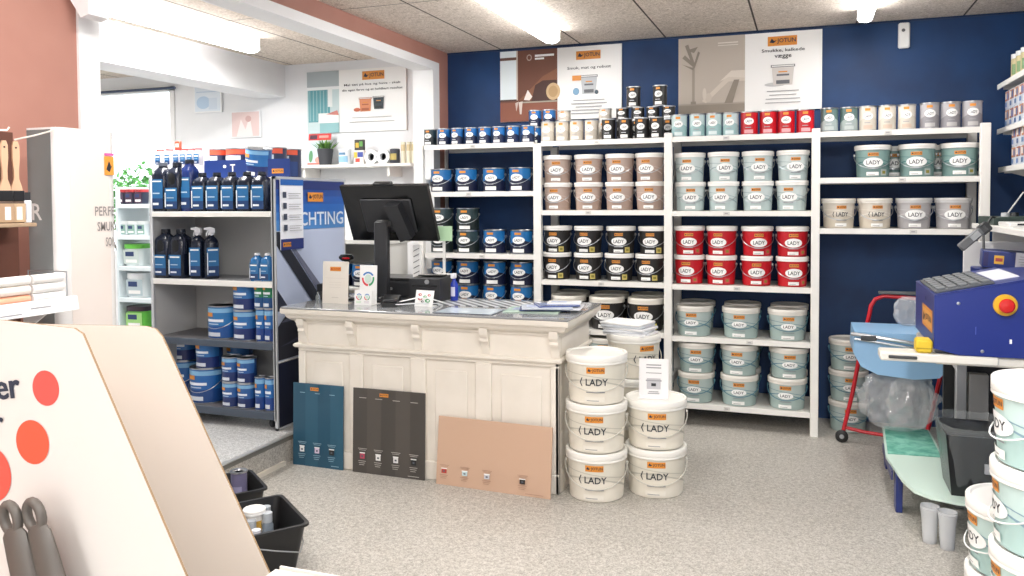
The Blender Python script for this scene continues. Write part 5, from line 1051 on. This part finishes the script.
b = MB(); b.box((.235, .12, .004), (.325, dpt-.1, .006), mat('e6e8f0', .4), T); b.build('label_plate', mm_, label='white label on the sloping top')
b = MB(); T2 = Matrix.Translation((.245, 0, .205)) @ Matrix.Rotation(pi/2, 4, 'X'); b.lathe([(0, 0), (.042, 0), (.042, .010), (.038, .014), (0, .014)], mat('dfae2a', .35), 28, T2); bc_ = b.build('button_collar', mm_, label='yellow collar')
b = MB(); b.lathe([(.018, .014), (.018, .024), (.026, .028), (.028, .036), (.022, .042), (0, .044)], mat('c82420', .25), 24, T2); b.build('stop_button', bc_, label='red mushroom stop button')
a = Art(planar((0, dpt*.80, 0), (0, -1, 0), (0, 0, 1))); a.rect(.12, .075, .42, .165, ORANGE); a.rect(.135, .088, .405, .152, mat('e8a23c', .4)); a.poly([(.15, .10), (.17, .14), (.19, .12), (.22, .13), (.18, .095)], NAVYINK); a.text('JOTUN', .31, .12, .034, NAVYINK, .16); a.rect(.22, .19, .25, .205, mat('1a2458', .4)); a.mb.build('logo_plate', mm_)
b = MB()
for x, z in ((.352, .225), (.355, .10), (.085, .205), (.17, .02)): b.lathe([(0, 0), (.007, 0), (.006, .003), (0, .004)], M_TIN, 10, Matrix.Translation((x, 0, z)) @ Matrix.Rotation(pi/2, 4, 'X'))
b.box((.262, -.001, .055), (.270, 0, .072), WHITE); b.box((.145, -.001, .085), (.148, 0, .115), mat('4a5aa8', .4)); sc_ = b.build('front_fittings', mm_)
# table
tb = thing('machine_table', 'white topped steel table under the blue mixing machine', 'table', (.283, 3.6, 0)); b = MB(); b.box((.200, .012, .842), (1.10, .60, .884), mat('d8d5cc', .4), bev=.008); b.box((.38, .595, .842), (1.10, .95, .884), mat('d8d5cc', .4), bev=.008); b.build('tabletop', tb)
b = MB(); b.box((0, -.012, .850), (.42, .0, .884), mat('dedbd2', .4), bev=.005); b.box((0, 0, .850), (.184, .11, .884), mat('dedbd2', .4), bev=.005); dr_ = b.build('drawer', tb); b = MB(); b.box((.03, -.022, .862), (.135, -.012, .874), mat('3a3c3e', .4), bev=.003); b.build('drawer_handle', dr_)
for x, y in ((.40, .80), (1.03, .05), (1.03, .80)): b = MB(); b.box((x, y, 0), (x+.045, y+.045, .842), mat('a9abad', .35, .4), bev=.003); b.build('leg', tb)
b = MB(); b.box((.455, .80, .40), (.54, .86, .66), mat('8f8f8e', .4), bev=.004); b.build('gearbox', tb, label='grey metal box under the table'); b = MB(); b.tube([(.325, .82, .82), (.43, .82, .64)], .012, mat('c3c5c9', .35, .4), 6); b.build('brace', tb)
b = MB(); b.box((.36, .90, .05), (.70, .93, .83), mat('16171a', .5)); b.build('rear_panel', tb)
m = MB(); m.box((-.030, -.04, 0), (.030, .04, .055), mat('d9b92c', .6), bev=.008); m.box((-.029, -.041, .018), (.029, -.040, .022), mat('a88c1c', .6)); tag(m.build('yellow_sponge', loc=(.445, 3.64, .885)), 'yellow sponge block wedged by the mixer\'s left corner', 'sponge')

# low bench, liner bin and cups
lb = thing('low_bench', 'low bench with pale mint top sheet by the machine', 'bench', (.60, 4.5, 0)); b = MB(); T = Matrix.Identity(4)
pl = [(-.185, .58), (-.215, .0), (-.175, -.36), (-.14, -.50), (-.08, -.565), (.02, -.60), (.25, -.60), (.28, -.55), (.28, -.16), (.06, -.16), (.055, .58)]
b.prism(pl, .185, .20, mat('cfe4d8', .4), 'z'); b.build('top', lb)
b = MB(); b.prism([(-.175, .57), (-.203, .03), (.045, .05), (.045, .57)], .2005, .204, paint_mat('teal_print', '4fa58f', '8fd0bc', 22, .4), 'z'); b.build('teal_sheet', lb, label='teal printed sheet')
for x, y in ((-.19, -.25), (-.18, .42), (.02, .42), (.22, -.30)): b = MB(); b.box((x, y, 0), (x+.03, y+.10, .185), NB, bev=.003); b.build('leg', lb)
b = MB(); b.box((-.208, -.2, .14), (-.198, .28, .184), mat('3c3f6a', .4)); b.build('side_rail', lb)
for i, (px, y) in enumerate(((934, 3.93), (952, 3.88))):
    for k in range(2):
        m = MB(); m.lathe([(0, 0), (.028, 0), (.031, .06), (.033, .10), (.038, .145 if k == 0 else .15), (.040, .15), (.036, .15), (.030, .10), (0, .01)], mat('e0e2e4', .2, alpha=.55), 20); tag(m.build('plastic_cup', loc=(xat(px, y), y, .0+k*.012)), 'clear plastic cup under the bench, %s stack, %s one' % (('left', 'right')[i], ('lower', 'upper')[k]), 'cup', 'cups under the bench')
wb_ = thing('waste_bin', 'black bin with clear plastic liner on the bench', 'bin', (.705, 4.10, .2005), 0); b = MB()
def rr(x, y, z): return [(-x, -y, z), (x, -y, z), (x, y, z), (-x, y, z)]
rs = [rr(.10, .12, 0), rr(.13, .16, .275), rr(.122, .152, .275), rr(.094, .114, .008)]; vs = [v for r in rs for v in r]; b.add(vs, [(i*4+k, i*4+(k+1) % 4, (i+1)*4+(k+1) % 4, (i+1)*4+k) for i in range(3) for k in range(4)]+[(3, 2, 1, 0), (12, 13, 14, 15)], mat('1b1c1f', .3)); b.build('body', wb_)
FILM = mat('c9d0d3', .06, alpha=.13, spec=.8); rnd = random.Random(5); b = MB(); n = 44; rings = []
for (f, z) in ((.80, .05), (.95, .15), (1.06, .26), (1.12, .305), (1.06, .31), (.90, .25), (.80, .12)):
    r = []
    for k in range(n):
        q = 2*pi*k/n; c_, s_ = cos(q), sin(q); d = (abs(c_)**5+abs(s_)**5)**(-1/5); j = 1+rnd.uniform(-.05, .05); r.append((.132*c_*d*f*j, .162*s_*d*f*j, z+rnd.uniform(-.006, .006)))
    rings.append(r)
b.add([v for r in rings for v in r], [(i*n+k, i*n+(k+1) % n, (i+1)*n+(k+1) % n, (i+1)*n+k) for i in range(6) for k in range(n)], FILM); b.build('plastic_liner', wb_, label='crumpled clear plastic liner')
b = MB(); b.box((.02, -.166, .12), (.09, -.150, .16), mat('a9adb2', .3)); b.build('sticker', wb_)

# bag trolley
tr = thing('bag_trolley', 'red tubular bag trolley with light blue lid', 'trolley', (.45, 5.15, 0)); RED = mat('c0202c', .3)
b = MB(); pf_ = [(.206, 5.16, .06), (.258, 5.14, .36), (.30, 5.13, .62), (.345, 5.12, .84), (.352, 5.12, .885), (.375, 5.12, .925), (.42, 5.12, .945), (.55, 5.12, .94), (.74, 5.12, .925), (.78, 5.12, .90), (.79, 5.12, .86), (.745, 5.10, .66), (.70, 5.08, .45), (.63, 5.06, .06)]
b.tube([(x*1.048-.45, y+.25-5.15, max(.04, 1.5-(1.5-z)*1.048)) for x, y, z in pf_], .0125, RED, 10); b.build('tube_frame', tr)
b = MB(); b.tube([(-.225, .26, .09), (-.11, .24, .075), (.01, .20, .075), (.21, .17, .065)], .011, RED, 8); b.build('bottom_bar', tr)
for x, y in ((.212, 5.40), (.66, 5.31)): b = MB(); T = Matrix.Translation((x-.45, y-5.15-.01, .038)) @ Matrix.Rotation(pi/2, 4, 'X'); b.lathe([(0, -.012), (.030, -.012), (.038, -.008), (.038, .008), (.030, .012), (0, .012)], mat('18181a', .5), 20, T); wo = b.build('wheel', tr); b = MB(); b.lathe([(0, .0125), (.014, .0125), (.012, .016), (0, .016)], mat('9a9c9e', .4), 12, T); b.build('hub', wo)
b = MB(); pts = [(-.20, .775), (.27, .775), (.27, .60), (.22, .545), (.10, .53), (-.08, .545), (-.165, .585), (-.205, .66)]
b.prism(pts, -.32, .06, mat('8fb9de', .35), 'y'); b.build('lid', tr, label='light blue lid')
b = MB(); b.tube([(-.215, -.335, .765), (-.19, -.345, .765), (.0, -.345, .742), (.20, -.345, .715)], .010, M_TIN, 8); b.tube([(-.20, -.345, .74), (.0, -.345, .716), (.20, -.345, .69)], .007, M_TIN, 8); b.build('clamp_rail', tr); b = MB(); b.box((-.17, -.362, .735), (-.09, -.345, .762), mat('3c3e42', .4), bev=.004); b.build('clamp_grip', tr)
b = MB(); b.box((-.04, .20, .930), (.20, .24, .948), mat('55585a', .4), bev=.004); b.build('top_grip', tr)
BAG = mat('d9dbde', .06, alpha=.30, spec=.8)
def bag(name, label, c, sx_, sy_, sz_, seed, m_=BAG):
    rnd = random.Random(seed); n, mlat = 54, 30; vs = []; fs = []; W_ = [(rnd.uniform(2, 9), rnd.uniform(-5, 5), rnd.uniform(0, 6), rnd.uniform(.03, .09)) for _ in range(7)]
    for i in range(mlat+1):
        th = pi*i/mlat
        for k in range(n):
            ph = 2*pi*k/n; r = 1+sin(th)*sum(a_*(1-2*abs(sin(round(p_)*ph+q_*th+s_))) for p_, q_, s_, a_ in W_)+rnd.uniform(-.03, .03)*sin(th)
            vs.append((sx_*r*sin(th)**.7*cos(ph), sy_*r*sin(th)**.7*sin(ph), -sz_*cos(th)))
    for i in range(mlat):
        for k in range(n): fs.append((i*n+k, i*n+(k+1) % n, (i+1)*n+(k+1) % n, (i+1)*n+k))
    m = MB(); m.add(vs, fs, m_); return tag(m.build(name, loc=c), label, 'plastic bag')
bag('plastic_bag', 'crumpled clear rubbish bag hanging under the light blue lid', (.485, 4.97, .385), .20, .14, .172, 1)
bag('plastic_bag', 'small clear bag draped over the trolley handle', (.555, 5.14, .86), .085, .05, .085, 2)
bag('plastic_bag', 'clear plastic bag resting on the floor right of the trolley', (.60, 5.56, .20), .12, .10, .20, 3)

# near right buckets
for k in range(4): spawn('mint_near', 'large mint bucket at the right edge, %s of the tall stack' % ('bottom', 'second from bottom', 'second from top', 'top')[k], 'paint bucket', (.676, 2.715, k*.245), radians(-92+(k % 2)*6), 'mint buckets at the right edge')
for k in range(2): spawn('mint_near', 'large mint bucket in the short stack by the tall one, %s' % ('lower', 'upper')[k], 'paint bucket', (.682, 3.130, k*.245), radians(-90+8*k), 'mint buckets at the right edge')
# shrub outside the window
def shrub(label, c, s, seed, n=420):
    rnd = random.Random(seed); t = thing('garden_shrub', label, 'shrub', (c[0], c[1], 0)); b = MB(); b.tube([(0, 0, 0), (.02, 0, c[2]*.6), (-.02, .02, c[2])], [.03, .02, .01], mat('5a4a3a', .8), 6)
    for i in range(5): q = i*1.26; b.tube([(0, 0, c[2]*.5), (s*.6*cos(q), s*.6*sin(q), c[2]+.1*sin(i))], [.014, .004], mat('5a4a3a', .8), 5)
    b.build('stem', t); b = MB()
    for i in range(n):
        v = Vector((rnd.gauss(0, 1), rnd.gauss(0, 1), rnd.gauss(0, 1))).normalized()*s*rnd.random()**.4; v.z = v.z*.8+c[2]; d = Vector((rnd.uniform(-1, 1), rnd.uniform(-1, 1), rnd.uniform(-.6, .8))).normalized(); e = d.cross(Vector((rnd.random(), rnd.random(), .3))).normalized(); l_ = .07
        b.add([v, v+d*l_*.5+e*.022, v+d*l_, v+d*l_*.5-e*.022], [(0, 1, 2, 3)], mat(('5fa84c', '78c060', '4a9040')[i % 3], .5))
    b.build('leaves', t)
shrub('bright green shrub outside the window behind the narrow shelf', (-6.45, 6.6, 1.62), .36, 11); shrub('pale green shrub outside the window, farther left', (-7.2, 7.1, 1.5), .4, 12)
og = MB(); og.box((-14, YW+.12, -.2), (6, 18, -.02), paint_mat('outdoor_ground', 'a8a89c', 'bcbcb2')); og.box((-14, -14, -.2), (8, -1.72, -.02), paint_mat('street_ground', '9a9a96', 'a8a8a4')); struct('ground', og)

# ================================================================== camera and view
cam = bpy.data.cameras.new('camera'); co = bpy.data.objects.new('camera', cam); col.objects.link(co); sc.camera = co
F = 814.776
v1 = Vector((-1740-512, 214-230, F)); v2 = Vector((807-512, 200-230, F))
Xa = (-v1).normalized(); Ya = v2.normalized(); Ya = (Ya-Xa*Ya.dot(Xa)).normalized(); Za = Xa.cross(Ya)
Mw = Matrix((Xa, Ya, Za))
R_ = Matrix.Identity(4)
for i in range(3):
    R_[i][0] = Mw[i][0]; R_[i][1] = -Mw[i][1]; R_[i][2] = -Mw[i][2]; R_[i][3] = (0, 0, 1.5)[i]
co.matrix_world = R_
cam.sensor_fit = 'HORIZONTAL'; cam.sensor_width = 36; cam.lens = F/1024*36; cam.shift_y = -(288-230)/1024; cam.clip_start = .02
sc.view_settings.view_transform = 'Standard'; sc.view_settings.look = 'None'; sc.view_settings.gamma = 1; sc.view_settings.use_curve_mapping = False
sc.view_settings.exposure = .56
